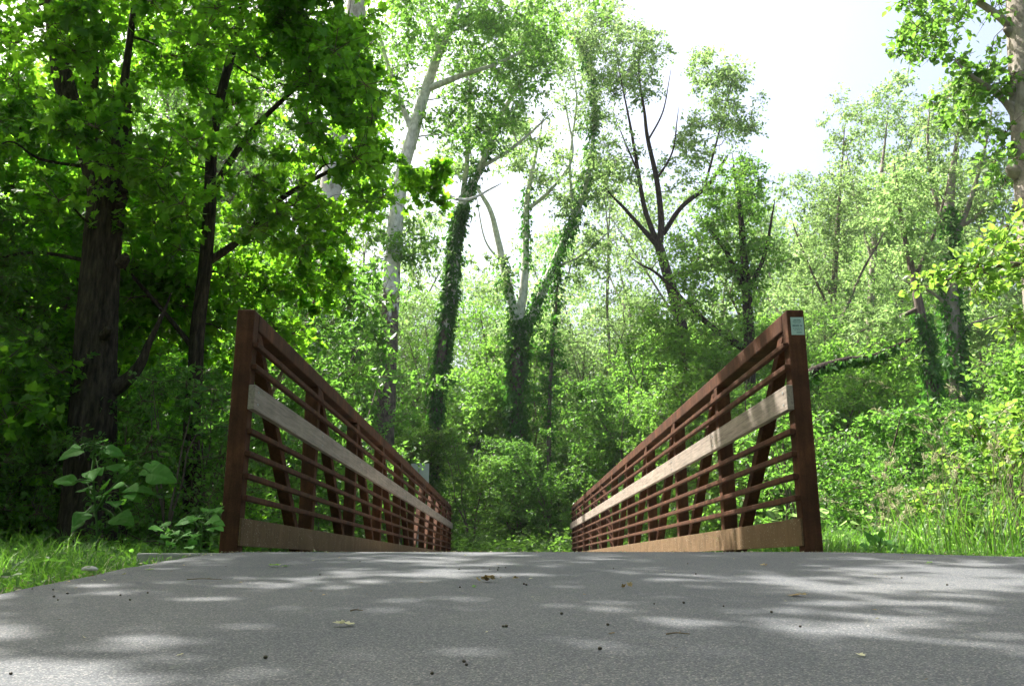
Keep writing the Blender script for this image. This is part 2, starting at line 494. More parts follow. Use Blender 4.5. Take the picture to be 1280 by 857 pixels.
# ------------------------------------------------------------------ the bridge
def bevel_box(name, size, mat, parent, loc, rot=(0, 0, 0), bev=.004, seg=2):
    me = bpy.data.meshes.new(name)
    bm = bmesh.new()
    bmesh.ops.create_cube(bm, size=1)
    bmesh.ops.scale(bm, vec=size, verts=bm.verts)
    if bev: bmesh.ops.bevel(bm, geom=list(bm.edges), offset=bev, segments=seg, affect='EDGES', profile=.5)
    bm.to_mesh(me); bm.free(); me.materials.append(mat)
    o = bpy.data.objects.new(name, me); COL.objects.link(o)
    o.parent = parent; o.location = loc; o.rotation_euler = rot
    return o

bridge = tag(empty("footbridge", (0, BY0, BZ)), "rust-brown steel truss footbridge with railings and grey wooden rub boards, crossing ahead of the path", "footbridge")
H = 1.371
P4 = .102
def bp(x, y, z): return (x, y - BY0, z - BZ)     # world -> bridge
for s_, xi in ((-1, XL), (1, XR)):
    xc = xi + s_ * P4 / 2
    ykeys = [BY0 + P4 / 2 + BAY * k for k in range(NB + 1)]
    side = "left" if s_ < 0 else "right"
    for k, y in enumerate(ykeys):
        zb, zt = BZ - .28, BZ + H - (P4 if 0 < k < NB else 0)
        o = bevel_box("post", (P4, P4, zt - zb), M['steel'], bridge, bp(xc, y, (zt + zb) / 2), bev=.008)
        if k == 0 and s_ > 0:
            near_post = o; npz = (zt + zb) / 2; npy = y
    # top chord between end posts, bottom chord under the deck edge
    bevel_box("top_chord", (P4, BAY * NB - P4 - .004, P4), M['steel'], bridge, bp(xc, (ykeys[0] + ykeys[-1]) / 2, BZ + H - P4 / 2 - .001), bev=.008)
    bevel_box("bottom_chord", (P4 - .004, BAY * NB - P4 - .004, P4), M['steel'], bridge, bp(xc, (ykeys[0] + ykeys[-1]) / 2, BZ - .19), bev=.008)
    for k in range(NB):
        ya, yb = ykeys[k] + P4 / 2, ykeys[k + 1] - P4 / 2
        za, zb = BZ + H - P4 + .03, BZ - .14
        if k >= NB // 2: za, zb = zb, za
        A = np.array([ya + .03, za]); B = np.array([yb - .03, zb])
        d = B - A; L = np.linalg.norm(d)
        bevel_box("diagonal", (.076, L, .076), M['steel'], bridge, bp(xc, *(A + B) / 2), (math.atan2(d[1], d[0]), 0, 0), bev=.006)
    # horizontal rails welded on the inner faces
    for z in (1.217, 1.089, .719, .592, .467, .348):
        bevel_box("rail", (.032, BAY * NB + P4 - .01, .032), M['steel'], bridge, bp(xi - s_ * .0165, (ykeys[0] + ykeys[-1]) / 2 - .001, CAM_Z + z), bev=.006)
    # toe plates and wooden rub boards in lengths of two bays
    for k in range(0, NB, 2):
        y0 = ykeys[k] - (P4 / 2 if k == 0 else 0) ; y1 = ykeys[k + 2] + (P4 / 2 if k + 2 == NB else 0)
        bevel_box("toe_plate", (.012, y1 - y0 - .004, .150), M['toe'], bridge, bp(xi - s_ * .0075, (y0 + y1) / 2 - .002 , CAM_Z + .163), bev=.002)
        y0b = y0 - (.015 if k == 0 else 0)
        bd = bevel_box("rub_board", (.038, y1 - y0b - .004, .141), M['wood'], bridge, bp(xi - s_ * .0205, (y0b + y1) / 2, CAM_Z + .909), bev=.004)
        bcy = (y0b + y1) / 2
        for yy in (ykeys[k], ykeys[k + 1], ykeys[k + 2]):
            if yy == ykeys[k] and k: yy += .04
            if yy == ykeys[k + 2] and k + 2 < NB: yy -= .04
            for dz in (-.035, .035):
                a = Acc()
                tube(a, [(0, 0, 0), (.004, 0, 0)] if s_ < 0 else [(-.004, 0, 0), (0, 0, 0)], .0065, 10)
                sc = a.build("screw", M['galv'], bd); sc.location = (-s_ * .0192, yy - bcy, dz)
# deck with a very slight camber
ys = np.linspace(BY0 + .01, BY1, 40)
a = Acc()
xa, xb = XL + .02, XR - .02
V = []
for y in ys:
    zc = BZ - .003 + .012 * math.sin(math.pi * (y - BY0) / (BY1 - BY0))
    V += [(xa, y - BY0, zc - BZ), (xb, y - BY0, zc - BZ), (xb, y - BY0, zc - BZ - .12), (xa, y - BY0, zc - BZ - .12)]
i = (np.arange(len(ys) - 1) * 4)[:, None]; j = np.arange(4)[None, :]
f = np.stack([i + j, i + (j + 1) % 4, i + 4 + (j + 1) % 4, i + 4 + j], -1).reshape(-1, 4)[:, ::-1]
a.add(V, f, np.full(len(f), 4)); a.add(V[:4], [0, 1, 2, 3], [4]); a.add(V[-4:], [3, 2, 1, 0], [4])
a.build("deck", M['concrete'], bridge)
for k in range(NB + 1):
    bevel_box("floor_beam", (XR - XL - .004, .10, .10), M['steel'], bridge, bp((XL + XR) / 2, BY0 + P4 / 2 + BAY * k, BZ - .19), bev=.005)
# abutment slab edge that sticks out left of the path end
bevel_box("abutment", (3.75, .35, .5), M['concrete'], bridge, bp(0, BY0 - .19, BZ - .259), bev=.01)

# maker's sticker on the near right post (its print is too small to read)
lb = bevel_box("maker_label", (.074, .002, .105), M['label'], near_post, (.006, -P4 / 2 - .0012, BZ + H - .098 - npz), bev=0)
a = Acc()
rg = np.random.default_rng(5)
def dash(x0, x1, z, h):
    a.add([(x0, 0, z), (x1, 0, z), (x1, 0, z + h), (x0, 0, z + h), (x0, -.0006, z), (x1, -.0006, z), (x1, -.0006, z + h), (x0, -.0006, z + h)],
          [0, 3, 2, 1, 4, 5, 6, 7, 0, 1, 5, 4, 2, 3, 7, 6, 1, 2, 6, 5, 3, 0, 4, 7], [4] * 6)
for z, h, x0, x1, wd in ((.034, .0045, -.020, .022, .0032), (.024, .004, -.024, .024, .003), (.014, .002, -.022, .02, .002),
                         (-.003, .0075, -.028, .028, .0052), (-.017, .004, -.026, .027, .003), (-.027, .003, -.02, .026, .0025), (-.041, .004, -.008, .026, .003)):
    x = x0
    while x < x1 - wd:
        ww = wd * rg.uniform(.6, 1.0)
        dash(x, x + ww, z, h)
        if rg.random() < .5: dash(x, x + ww, z + h * 1.0, h * .2)
        x += ww + wd * (.35 if rg.random() < .85 else 1.2)
pr = a.build("print", M['ink'], lb); pr.location = (0, -.0014, 0)

# sign seen from behind, at the far end
sy = BY1 + 1.3
sg_c = at(525, 578, sy)
gz = float(ground_z(sg_c[0], sy))
sign = tag(empty("trail_sign", (sg_c[0], sy, gz - .02)), "back of a pale green metal sign on a post beyond the bridge's far left end", "sign")
top = sg_c[2] - gz
bevel_box("sign_panel", (.50, .004, .62), M['sign_back'], sign, (0, .03, top - .31), bev=0)
bevel_box("sign_post", (.06, .035, top + .01), M['galv'], sign, (0, .006, top / 2), bev=.004)

# ------------------------------------------------------------------ vegetation builders
def limbs_world(specs, Y, n=6):
    """each limb: list of (px, py, radius[, dY]) -> smooth polyline and radii"""
    out = []
    for sp in specs:
        if sp[-1][2] < .052 and sp[-1][2] > .012:      # let every limb run out into a fine tip
            (x1, y1, r1), (x0, y0) = sp[-1][:3], sp[-2][:2]
            k1 = 26 / max(math.hypot(x1 - x0, y1 - y0), 1) * min(1, 20 / Y)
            sp = list(sp) + [(x1 + (x1 - x0) * k1 * .8, y1 + (y1 - y0) * k1, .006)]
        P = np.array([at(q[0], q[1], Y + (q[3] if len(q) > 3 else 0)) for q in sp])
        r = np.array([q[2] for q in sp])
        PP = catmull(P, n)
        rr = np.interp(np.linspace(0, len(P) - 1, len(PP)), np.arange(len(P)), r)
        out.append((PP, rr))
    return out

def crown_clumps(regs, Y, rng):
    C = []; Rr = []
    for (cx, cy, rx, ry, dY, ddY, n, cr) in regs:
        k = mpp(Y + dY)
        c0 = at(cx, cy, Y + dY)
        d = rng.normal(0, 1, (n, 3)); d /= np.linalg.norm(d, axis=1)[:, None]
        d *= (rng.uniform(0.05, 1, n) ** .42)[:, None]
        C.append(c0 + d * np.array([rx * k, ddY, ry * k]))
        Rr.append(rng.uniform(.6, 1.35, n) * cr)
    return np.concatenate(C), np.concatenate(Rr)

def reach(acc, limbs, C, rng, r0=.03, mi=0):
    """a bent bough from the nearest lower limb point to every clump"""
    P = np.concatenate([l[0][::(4 if len(l[0]) > 60 else 1)] for l in limbs]); rad = np.concatenate([l[1][::(4 if len(l[0]) > 60 else 1)] for l in limbs])
    order = np.argsort(np.min(np.linalg.norm(C[:, None] - P[None], axis=2), axis=1))
    org = np.zeros_like(C)
    pts = P.copy(); rr = rad.copy()
    for ix in order:
        c_ = C[ix]
        d = np.linalg.norm(pts - c_, axis=1) + 1.3 * np.maximum(pts[:, 2] - c_[2], 0) + .0
        j = int(np.argmin(d)); p0 = pts[j]
        L = np.linalg.norm(c_ - p0)
        r = min(rr[j] * .6, r0 * (.35 + .35 * L))
        mid1 = p0 + (c_ - p0) * .4 + rng.normal(0, .09, 3) * L + np.array([0, 0, .05 * L])
        mid2 = p0 + (c_ - p0) * .75 + rng.normal(0, .06, 3) * L + np.array([0, 0, .05 * L])
        B = catmull([p0, mid1, mid2, c_], 3)
        br = np.linspace(r, max(r * .25, .003), len(B))
        tube(acc, B, br, 5, mi, cap=False)
        pts = np.vstack([pts, B[2:]]); rr = np.concatenate([rr, br[2:]])
        org[ix] = B[-3]
    return org

def drop_base(limbs, n_=5):
    """lengthen the first limb down into the ground"""
    P, r = limbs[0]
    x, y = P[0, 0], P[0, 1]
    g = float(ground_z(x, y)) - .15
    if P[0, 2] > g:
        n = 5 if n_ < 10 else 24
        ext = np.array([[x, y, g + (P[0, 2] - g) * t] for t in np.linspace(0, 1, n, endpoint=False)])
        er = np.interp(np.linspace(0, 1, n), [0, 1], [r[0] * 1.35, r[0] * 1.02])
        limbs[0] = (np.vstack([ext, P]), np.concatenate([er, r]))
    return limbs

def put_tree(name, label, cat, limb_specs, Y, regs, seed, leafmat, barkmat, lsize, ntw=6, nlf=6, t=L_SIMPLE,
             ridges=0, ivy=None, sides=10, boughs=.03, group=None, up=.7, droop=.25, flat=.6, tw_r=.005, keep=None, extra=None, wregs=()):
    rng = np.random.default_rng(seed)
    L = drop_base(limbs_world(limb_specs, Y, 26 if ridges else 6), 26 if ridges else 5)
    base = L[0][0][0].copy(); base[2] += .15
    root = tag(empty(name, base), label, cat, group)
    tr = Acc()
    for P, r in L:
        tube(tr, P, r, sides, 0, rng=rng, rough=.06 if not ridges else .03, ridges=ridges)
    if extra: extra(tr, rng)
    cr = Acc()
    if regs:
        C, Rr = crown_clumps(regs, Y, rng)
        for (x_, y_, z_, a_, b_, c_, n_, r_) in wregs:
            d = rng.normal(0, 1, (n_, 3)); d /= np.linalg.norm(d, axis=1)[:, None]; d *= rng.uniform(.02, 1, n_)[:, None] ** .4
            C = np.vstack([C, np.array([x_, y_, z_]) + d * np.array([a_, b_, c_])]); Rr = np.concatenate([Rr, rng.uniform(.7, 1.3, n_) * r_])
        nw = sum(q[6] for q in wregs)
        if keep is not None:
            kk = keep(C); kk[len(C) - nw:] = True; C = C[kk]; Rr = Rr[kk]
        org = reach(tr, L, C, rng, boughs)
        k_ = len(C) - nw
        spray(cr, C[:k_], Rr[:k_], rng, ntw, nlf, lsize, t, org[:k_], flat, tw_r, droop, up)
        if nw:      # fuller boughs above the frame, added and thickened to shade the path
            spray(cr, C[k_:], Rr[k_:], rng, 11, 13, lsize * 1.35, t, org[k_:], flat, tw_r, droop, up)
    tr.build("trunk", M[barkmat], root, True, base)
    if regs: cr.build("crown", [M[leafmat], M['twig']], root, False, base)
    if ivy:
        iv = Acc()
        for (li, a0, a1, n, sp) in ivy:
            P, r = L[li]
            tt = rng.uniform(a0, a1, n) * (len(P) - 1)
            ii = np.clip(tt.astype(int), 0, len(P) - 2); fr = (tt - ii)[:, None]
            q = P[ii] * (1 - fr) + P[ii + 1] * fr; rq = r[ii]
            a = rng.uniform(0, 2 * np.pi, n)
            o = np.stack([np.cos(a), np.sin(a), np.zeros(n)], 1)
            lump = .5 + .5 * np.sin(q[:, 2] * 2.3 + a * 2)
            bare = np.sin(q[:, 2] * 1.7 + a) + np.sin(q[:, 2] * .9 - 2 * a + 1) < -.35 - .9 * (1 - q[:, 2] / 14).clip(0, 1)
            bare &= rng.random(n) < .8
            q = q + o * (rq + rng.exponential(sp, n) * (.5 + lump))[:, None]
            D = o * .4 + rng.normal(0, .4, o.shape); D[:, 2] -= .7
            N_ = o + rng.normal(0, .35, o.shape); ls_ = .15 * rng.uniform(.4, 1.5, n) * (lsize / .12) ** .7; kb = ~bare
            leaves(iv, q[kb], D[kb], N_[kb], ls_[kb], L_SIMPLE, 0)
        iv.build("ivy", [M['ivy']], root, False, base)
    return root

# ---- prototypes grown from rules, later copied
def proto(name, seed, height, spread, leafmat, barkmat, lsize, nclump, cr, base_frac, tr_r, ntw=6, nlf=7, t=L_SIMPLE, stems=1, top_w=.45):
    rng = np.random.default_rng(seed)
    L = []
    for s_ in range(stems):
        lean = rng.normal(0, .06 if stems == 1 else .22, 2) * height
        zs = np.linspace(-.2, height * .93, 7)
        P = np.stack([lean[0] * (np.maximum(zs, 0) / height) ** 1.3 + rng.normal(0, .012, 7) * height * (zs > 0), lean[1] * (np.maximum(zs, 0) / height) ** 1.3 + rng.normal(0, .012, 7) * height * (zs > 0), zs], 1)
        PP = catmull(P, 4)
        L.append((PP, np.linspace(tr_r, tr_r * .15, len(PP)) ))
        if stems == 1:
            for q in range(4):
                k = rng.integers(8, 18); p0 = PP[k]; a = rng.uniform(0, 6.28); ln = height * rng.uniform(.2, .36)
                dirv = np.array([math.cos(a) * .6, math.sin(a) * .6, .8])
                B = catmull([p0, p0 + dirv * ln * .5 + rng.normal(0, .04, 3) * ln, p0 + dirv * ln + np.array([0, 0, .1 * ln])], 4)
                L.append((B, np.linspace(tr_r * .5, tr_r * .12, len(B))))
    tr = Acc()
    for P, r in L: tube(tr, P, r, 7, 0, rng=rng, rough=.05)
    z = rng.uniform(base_frac, 1, nclump)
    prof = np.clip(np.sin(np.pi * np.clip((z - base_frac * .8) / (1.08 - base_frac * .8), 0, 1) ** .8), 0, 1) ** .6
    prof = np.maximum(prof, top_w * (z < .9))
    a = rng.uniform(0, 2 * np.pi, nclump); q = rng.uniform(.1, 1, nclump) ** .55
    lobes = 1 + .35 * np.sin(3 * a + 5 * z) + .2 * np.sin(7 * a - 9 * z)
    mid = np.stack([np.interp(z * height, L[0][0][:, 2], L[0][0][:, k]) for k in (0, 1)], 1)
    C = np.stack([mid[:, 0] + np.cos(a) * q * spread * prof * lobes, mid[:, 1] + np.sin(a) * q * spread * prof * lobes, z * height], 1)
    org = reach(tr, L, C, rng, .03)
    crn = Acc(); spray(crn, C, rng.uniform(.6, 1.3, nclump) * cr, rng, ntw, nlf, lsize, t, org, .6, .005)
    return name, tr.build("trunk", M[barkmat], None, True), crn.build("crown", [M[leafmat], M['twig']], None, False)

_used = {}
def plant_copy(pr, x, y, rz, s_, label, cat, group, sz=None, z=None):
    name, tr, crn = pr
    zz = float(ground_z(x, y)) if z is None else z
    root = tag(empty(name, (x, y, zz - .03), rz), label, cat, group)
    root.scale = (s_, s_, sz or s_)
    for o in (tr, crn):
        if _used.get(o.name):
            c_ = o.copy(); COL.objects.link(c_); c_.parent = root
        else:
            o.parent = root; _used[o.name] = True
    return root

T_FAR1 = proto("woodland_tree", 11, 15, 3.6, 'forest', 'bark_mid', .17, 200, .95, .30, .22)
T_FAR2 = proto("woodland_tree", 12, 17, 3.2, 'pale', 'bark_grey', .17, 200, .9, .28, .2)
T_FAR3 = proto("woodland_tree", 13, 13, 3.8, 'pale', 'bark_mid', .16, 200, .95, .22, .18)
T_THIN = proto("woodland_tree", 14, 16, 3.0, 'pale', 'bark_grey', .17, 150, 1.0, .25, .15)
T_SAP1 = proto("sapling", 21, 6.0, 1.7, 'understorey', 'bark_mid', .105, 240, .42, .03, .06, 8, 9, L_SIMPLE, 2)
T_SAP2 = proto("sapling", 22, 5.0, 1.6, 'forest', 'bark_mid', .10, 220, .42, .03, .05, 8, 9, L_SIMPLE, 3)
T_BUSH1 = proto("shrub", 31, 2.2, 1.1, 'understorey', 'bark_mid', .06, 90, .28, .04, .02, 7, 8, L_OVAL, 5)
T_BUSH2 = proto("shrub", 32, 1.7, 1.0, 'forest', 'bark_mid', .055, 80, .26, .04, .018, 7, 8, L_OVAL, 5)
T_MSAP = proto("maple_sapling", 41, 5.5, 1.7, 'maple', 'bark', .12, 110, .42, .08, .045, 6, 6, L_MAPLE, 2)


# ------------------------------------------------------------------ the trees one can tell apart
def px_of(C):
    v = C - np.array([0, 0, CAM_Z]); cp, sp = math.cos(PITCH), math.sin(PITCH)
    zc = v[:, 1] * cp + v[:, 2] * sp; yc = v[:, 2] * cp - v[:, 1] * sp
    return 636 + F * v[:, 0] / zc, 428.5 - F * yc / zc
def clear_trunk(C):
    # boughs hang behind and beside the big trunk, few hang in front of it
    px, py = px_of(C)
    u = np.sin(C[:, 0] * 91.7) * np.sin(C[:, 2] * 57.3)
    return ~((C[:, 1] < 8.3) & (px > 75) & (px < 175) & (((py > 330) & (u > -.4)) | ((py > 180) & (u > .15))))
# big dark forked trunk on the left, with its maple crown
def scars(tr, rng):
    for (px, py, r) in ((150, 250, .07), (131, 420, .05), (152, 330, .06)):
        p = at(px, py, 7.85); tube(tr, [p, p + [.05, -.06, .02], p + [.08, -.1, .05]], [r, r * .9, r * .5], 8)
put_tree("maple_tree", "massive dark trunk forking in two on the left, ridged bark, under large maple leaves", "tree",
         [[(116, 690, .31), (113, 620, .225), (117, 520, .195), (121, 430, .18), (127, 330, .165), (136, 232, .165)],
          [(134, 255, .14), (112, 185, .115), (88, 130, .10), (72, 60, .085), (62, -60, .08), (40, -240, .04)],
          [(138, 250, .14), (147, 195, .12), (152, 132, .10), (153, 122, .06)],
          [(150, 150, .05), (160, 70, .035), (174, -40, .03), (190, -180, .02)],
          [(128, 245, .06), (119, 160, .04), (118, 60, .035), (110, -80, .025)],
          [(134, 490, .09), (158, 476, .06), (176, 455, .045), (186, 430, .03), (205, 390, .015)]],
         8.0, [(60, 60, 160, 150, 1.0, 1.8, 78, .42), (-20, 280, 130, 190, .6, 1.8, 84, .4), (210, 30, 120, 120, .9, 1.6, 46, .4), (120, 190, 75, 90, -.6, .5, 22, .3), (110, 40, 60, 60, -.8, .5, 14, .3), (5, 490, 60, 90, -.6, .6, 24, .3), (190, 300, 70, 120, 1.2, .8, 40, .36),
               (40, -220, 220, 160, .5, 2.0, 60, .5), (-10, 440, 90, 130, 1.2, 1.4, 60, .36)],
         101, 'maple', 'bark', .080, 7, 9, L_MAPLE, ridges=22, sides=72, boughs=.03, extra=scars, keep=clear_trunk,
         wregs=[(-4.6, 7.0, 8.6, 2.6, 2.6, 1.6, 46, .55), (-4.0, 4.7, 8.2, 2.4, 1.9, 1.1, 25, .56), (-7.4, 5.4, 8.0, 2.4, 2.2, 1.3, 32, .55)])
put_tree("maple_tree", "slender crooked dark trunk with broad maple crown, between the massive forked trunk and the bridge", "tree",
         [[(243, 665, .095), (239, 560, .08), (244, 470, .072), (247, 415, .07), (256, 340, .065), (262, 265, .062), (268, 160, .05), (300, 20, .04), (330, -150, .03)],
          [(257, 330, .045), (300, 300, .035), (350, 250, .028), (410, 215, .02), (450, 200, .012)],
          [(264, 240, .04), (310, 170, .03), (370, 110, .022), (430, 60, .014)],
          [(246, 440, .03), (205, 390, .022), (170, 350, .018), (150, 330, .01)]],
         8.6, [(320, 90, 165, 135, .0, 2.0, 74, .38), (440, 165, 62, 120, -.4, 1.3, 38, .32), (270, 270, 140, 100, .2, 1.8, 50, .34), (400, 350, 34, 40, 1.0, .6, 12, .26),
               (380, 290, 80, 45, .4, 1.0, 26, .28), (280, 400, 110, 60, 1.2, 1.0, 34, .3), (530, 225, 60, 30, .6, .7, 12, .2), (360, -140, 190, 120, -.8, 1.6, 62, .48), (200, 390, 80, 60, .8, .9, 28, .32), (395, 40, 85, 70, -.4, .8, 36, .34)],
         102, 'maple', 'bark', .078, 7, 9, L_MAPLE, ridges=12, sides=40, boughs=.022,
         wregs=[(-1.9, 7.4, 7.6, 2.0, 2.1, 1.2, 18, .5), (-.6, 5.4, 8.4, 2.0, 1.5, .9, 13, .55)])
# sycamore
put_tree("sycamore_tree", "tall sycamore, dark flaking bark low down turning white and mottled higher, leaning right", "tree",
         [[(480, 560, .30), (484, 460, .285), (488, 380, .27), (493, 290, .25), (503, 215, .22), (516, 168, .20), (530, 118, .18), (548, 66, .15), (575, 0, .11), (600, -90, .08)],
          [(505, 210, .12), (540, 235, .08), (580, 250, .05), (615, 235, .03)],
          [(532, 112, .13), (575, 95, .09), (620, 80, .06), (660, 60, .04)],
          [(516, 168, .1), (490, 100, .08), (470, 30, .05)],
          [(548, 60, .1), (525, 0, .08), (510, -70, .05)]],
         27, [(680, 0, 110, 60, 0, 3.0, 26, .7), (560, 40, 100, 60, 0, 2.5, 81, .75), (640, 70, 80, 55, 0, 2.5, 60, .75), (590, 150, 70, 45, 0, 2, 39, .6), (480, 90, 60, 80, 0, 2, 39, .7),
              (470, 250, 45, 60, .5, 1.5, 24, .6), (590, -70, 150, 60, 0, 3, 52, .8), (520, 300, 40, 40, 0, 1.5, 18, .5)],
         103, 'forest', 'syc', .15, 8, 9, sides=14, boughs=.05)
put_tree("sycamore_tree", "pale bare upper trunk showing above the maple crown, left of the leaning sycamore", "tree",
         [[(385, 560, .32), (402, 330, .32), (430, 110, .30), (444, 20, .29), (452, -90, .2)], [(446, -10, .1), (480, -40, .08), (520, -70, .04)]],
         24, [(440, -60, 110, 40, 0, 2, 26, .7), (500, -10, 50, 30, 0, 1.5, 12, .6)],
         104, 'forest', 'bark_pale', .15, 8, 9, sides=12, boughs=.05)
# ivy-clad trunk that forks into white boughs
put_tree("ivy_tree", "slim trunk wrapped in dark ivy right of the leaning sycamore, white boughs above", "tree",
         [[(542, 560, .21), (548, 480, .195), (557, 410, .18), (566, 340, .165), (570, 290, .155), (577, 258, .14)],
          [(577, 260, .14), (598, 214, .12), (618, 160, .10), (640, 120, .08), (668, 82, .05)],
          [(575, 266, .1), (583, 205, .09), (586, 130, .07), (590, 60, .04)],
          [(600, 210, .07), (640, 185, .06), (680, 150, .03)]],
         29, [(640, 60, 85, 50, 0, 2.2, 54, .7), (600, 130, 60, 60, 0, 2, 38, .6), (655, 150, 55, 35, 0, 2, 25, .55), (560, 200, 40, 40, 0, 1.5, 16, .5)],
         105, 'pale', 'syc', .14, 8, 9, ivy=[(0, 0.05, 1, 6500, .06), (1, 0, .45, 900, .08)], sides=10, boughs=.05)
# central forked tree with ivy
put_tree("ivy_tree", "central pale tree splitting into three spreading limbs, right limb hung with ivy", "tree",
         [[(646, 560, .29), (646, 470, .26), (647, 400, .24)],
          [(647, 410, .2), (633, 350, .16), (622, 300, .13), (612, 262, .10), (592, 226, .06), (588, 190, .03)],
          [(648, 405, .2), (655, 350, .16), (657, 290, .14), (659, 245, .11), (668, 200, .07), (676, 160, .04)],
          [(648, 430, .2), (672, 380, .17), (698, 315, .15), (722, 262, .12), (738, 200, .09), (742, 130, .06), (730, 60, .03)],
          [(659, 262, .08), (690, 235, .06), (715, 195, .05), (708, 140, .03)],
          [(716, 275, .07), (712, 200, .05), (720, 130, .035), (716, 80, .02)],
          [(628, 330, .05), (606, 300, .035), (596, 250, .02)],
          [(690, 335, .06), (725, 320, .045), (760, 290, .03)]],
         33, [(655, 195, 55, 40, 0, 2.5, 32, .6), (700, 230, 45, 60, 0, 2, 32, .6), (740, 110, 55, 80, 0, 2.5, 70, .7), (765, 45, 55, 60, 0, 2.5, 48, .7),
              (690, 40, 70, 50, 0, 2.5, 48, .7), (735, 320, 40, 50, 0, 1.5, 22, .55), (610, 350, 40, 40, 0, 1.5, 16, .5), (745, 230, 25, 50, 0, 1.2, 22, .5)],
         106, 'pale', 'syc', .14, 8, 9, ivy=[(0, 0, 1, 6500, .10), (1, 0, .25, 500, .1), (3, 0, .95, 4600, .13), (2, .2, .55, 600, .10)], sides=10, boughs=.045)
put_tree("ivy_tree", "narrow ivy-smothered stem standing close right of the central forked tree", "tree",
         [[(686, 560, .08), (688, 470, .07), (694, 390, .05), (697, 350, .03)]],
         32, [(690, 440, 22, 55, 0, .6, 26, .35), (684, 500, 26, 40, 0, .7, 18, .35)], 107, 'ivy', 'bark_mid', .11, 7, 8, ivy=[(0, 0, 1, 1500, .2)], sides=7)
# dark limbed tree right of centre
put_tree("limbed_tree", "dark-limbed tree right of centre, limbs spread like fingers, one a broken snag", "tree",
         [[(872, 560, .28), (860, 460, .25), (848, 392, .22), (836, 350, .20), (823, 306, .17)],
          [(825, 310, .13), (802, 285, .08), (778, 258, .06), (764, 244, .03)],
          [(823, 308, .11), (806, 262, .09), (797, 212, .075), (788, 160, .05), (780, 120, .03), (772, 80, .015)],
          [(824, 306, .13), (826, 272, .12), (820, 222, .10), (809, 172, .08), (805, 138, .055), (798, 90, .03), (800, 50, .012)],
          [(829, 292, .10), (852, 258, .085), (884, 232, .075), (908, 196, .055)],
          [(880, 235, .05), (892, 190, .04), (905, 140, .03), (915, 100, .02)], [(797, 215, .04), (782, 180, .03), (770, 150, .015)],
          [(810, 175, .04), (828, 140, .03), (836, 100, .015)], [(820, 225, .05), (840, 190, .035), (846, 150, .02)]],
         31, [(905, 105, 42, 34, 0, 1.6, 34, .6), (925, 150, 34, 30, 0, 1.4, 20, .55), (875, 170, 38, 45, 0, 1.6, 27, .55), (795, 80, 48, 60, 0, 1.8, 51, .6),
              (850, 215, 50, 40, .5, 1.6, 23, .5), (770, 200, 35, 55, 0, 1.6, 27, .55), (880, 80, 40, 25, 0, 1.2, 15, .5)],
         108, 'pale', 'bark', .135, 8, 9, sides=10, boughs=.04)
put_tree("field_elm", "dense bright green tree with crooked dark stem, behind the near end of the right railing", "tree",
         [[(938, 600, .16), (937, 450, .15), (934, 372, .13), (930, 322, .10), (925, 262, .06), (918, 215, .03)],
          [(934, 370, .08), (908, 315, .06), (885, 285, .04)], [(934, 365, .07), (955, 320, .05), (965, 270, .03)],
          [(937, 440, .1), (880, 400, .07), (825, 345, .04), (800, 330, .02)]],
         22, [(920, 260, 48, 60, 0, 1.4, 55, .48), (870, 320, 50, 50, 0, 1.4, 43, .46), (940, 330, 45, 55, 0, 1.3, 43, .46), (890, 410, 90, 55, 0, 1.6, 76, .5),
              (815, 420, 45, 50, .5, 1.3, 31, .45), (935, 215, 28, 25, 0, .8, 10, .4)],
         109, 'forest', 'bark', .105, 8, 9, sides=9, boughs=.03)
# right-hand pale trees
put_tree("poplar_tree", "pale feathery tree with thin upright stem behind the near right bridge post", "tree",
         [[(1047, 600, .17), (1045, 450, .15), (1042, 380, .12), (1046, 300, .10), (1051, 225, .06), (1055, 170, .02)],
          [(1045, 420, .07), (1075, 345, .05), (1100, 300, .03)], [(1044, 400, .06), (1015, 340, .045), (995, 290, .03)]],
         34, [(1040, 270, 55, 80, 0, 2.2, 91, .62), (1062, 160, 34, 55, 0, 1.6, 31, .55), (1010, 350, 45, 60, 0, 1.8, 44, .6), (1048, 400, 60, 50, 0, 1.6, 44, .6), (1000, 240, 30, 30, 0, 1.2, 11, .5)],
         110, 'pale', 'bark_mid', .13, 8, 9, sides=8, boughs=.035)
put_tree("poplar_tree", "tall pale-leaved grey-barked tree between the feathery tree and the two ivy-clad trunks", "tree",
         [[(1092, 600, .2), (1088, 450, .17), (1090, 350, .14), (1098, 250, .11), (1106, 180, .05), (1110, 140, .015)],
          [(1092, 330, .07), (1072, 260, .05), (1060, 200, .03)], [(1098, 260, .06), (1130, 200, .045), (1148, 150, .03)]],
         37, [(1110, 150, 42, 55, 0, 2, 47, .62), (1100, 260, 50, 70, 0, 2.2, 70, .62), (1095, 370, 55, 60, 0, 2, 56, .62), (1150, 180, 30, 60, 0, 1.6, 30, .55), (1115, 100, 24, 20, 0, 1, 9, .45)],
         111, 'pale', 'bark_grey', .14, 8, 9, sides=8, boughs=.035)
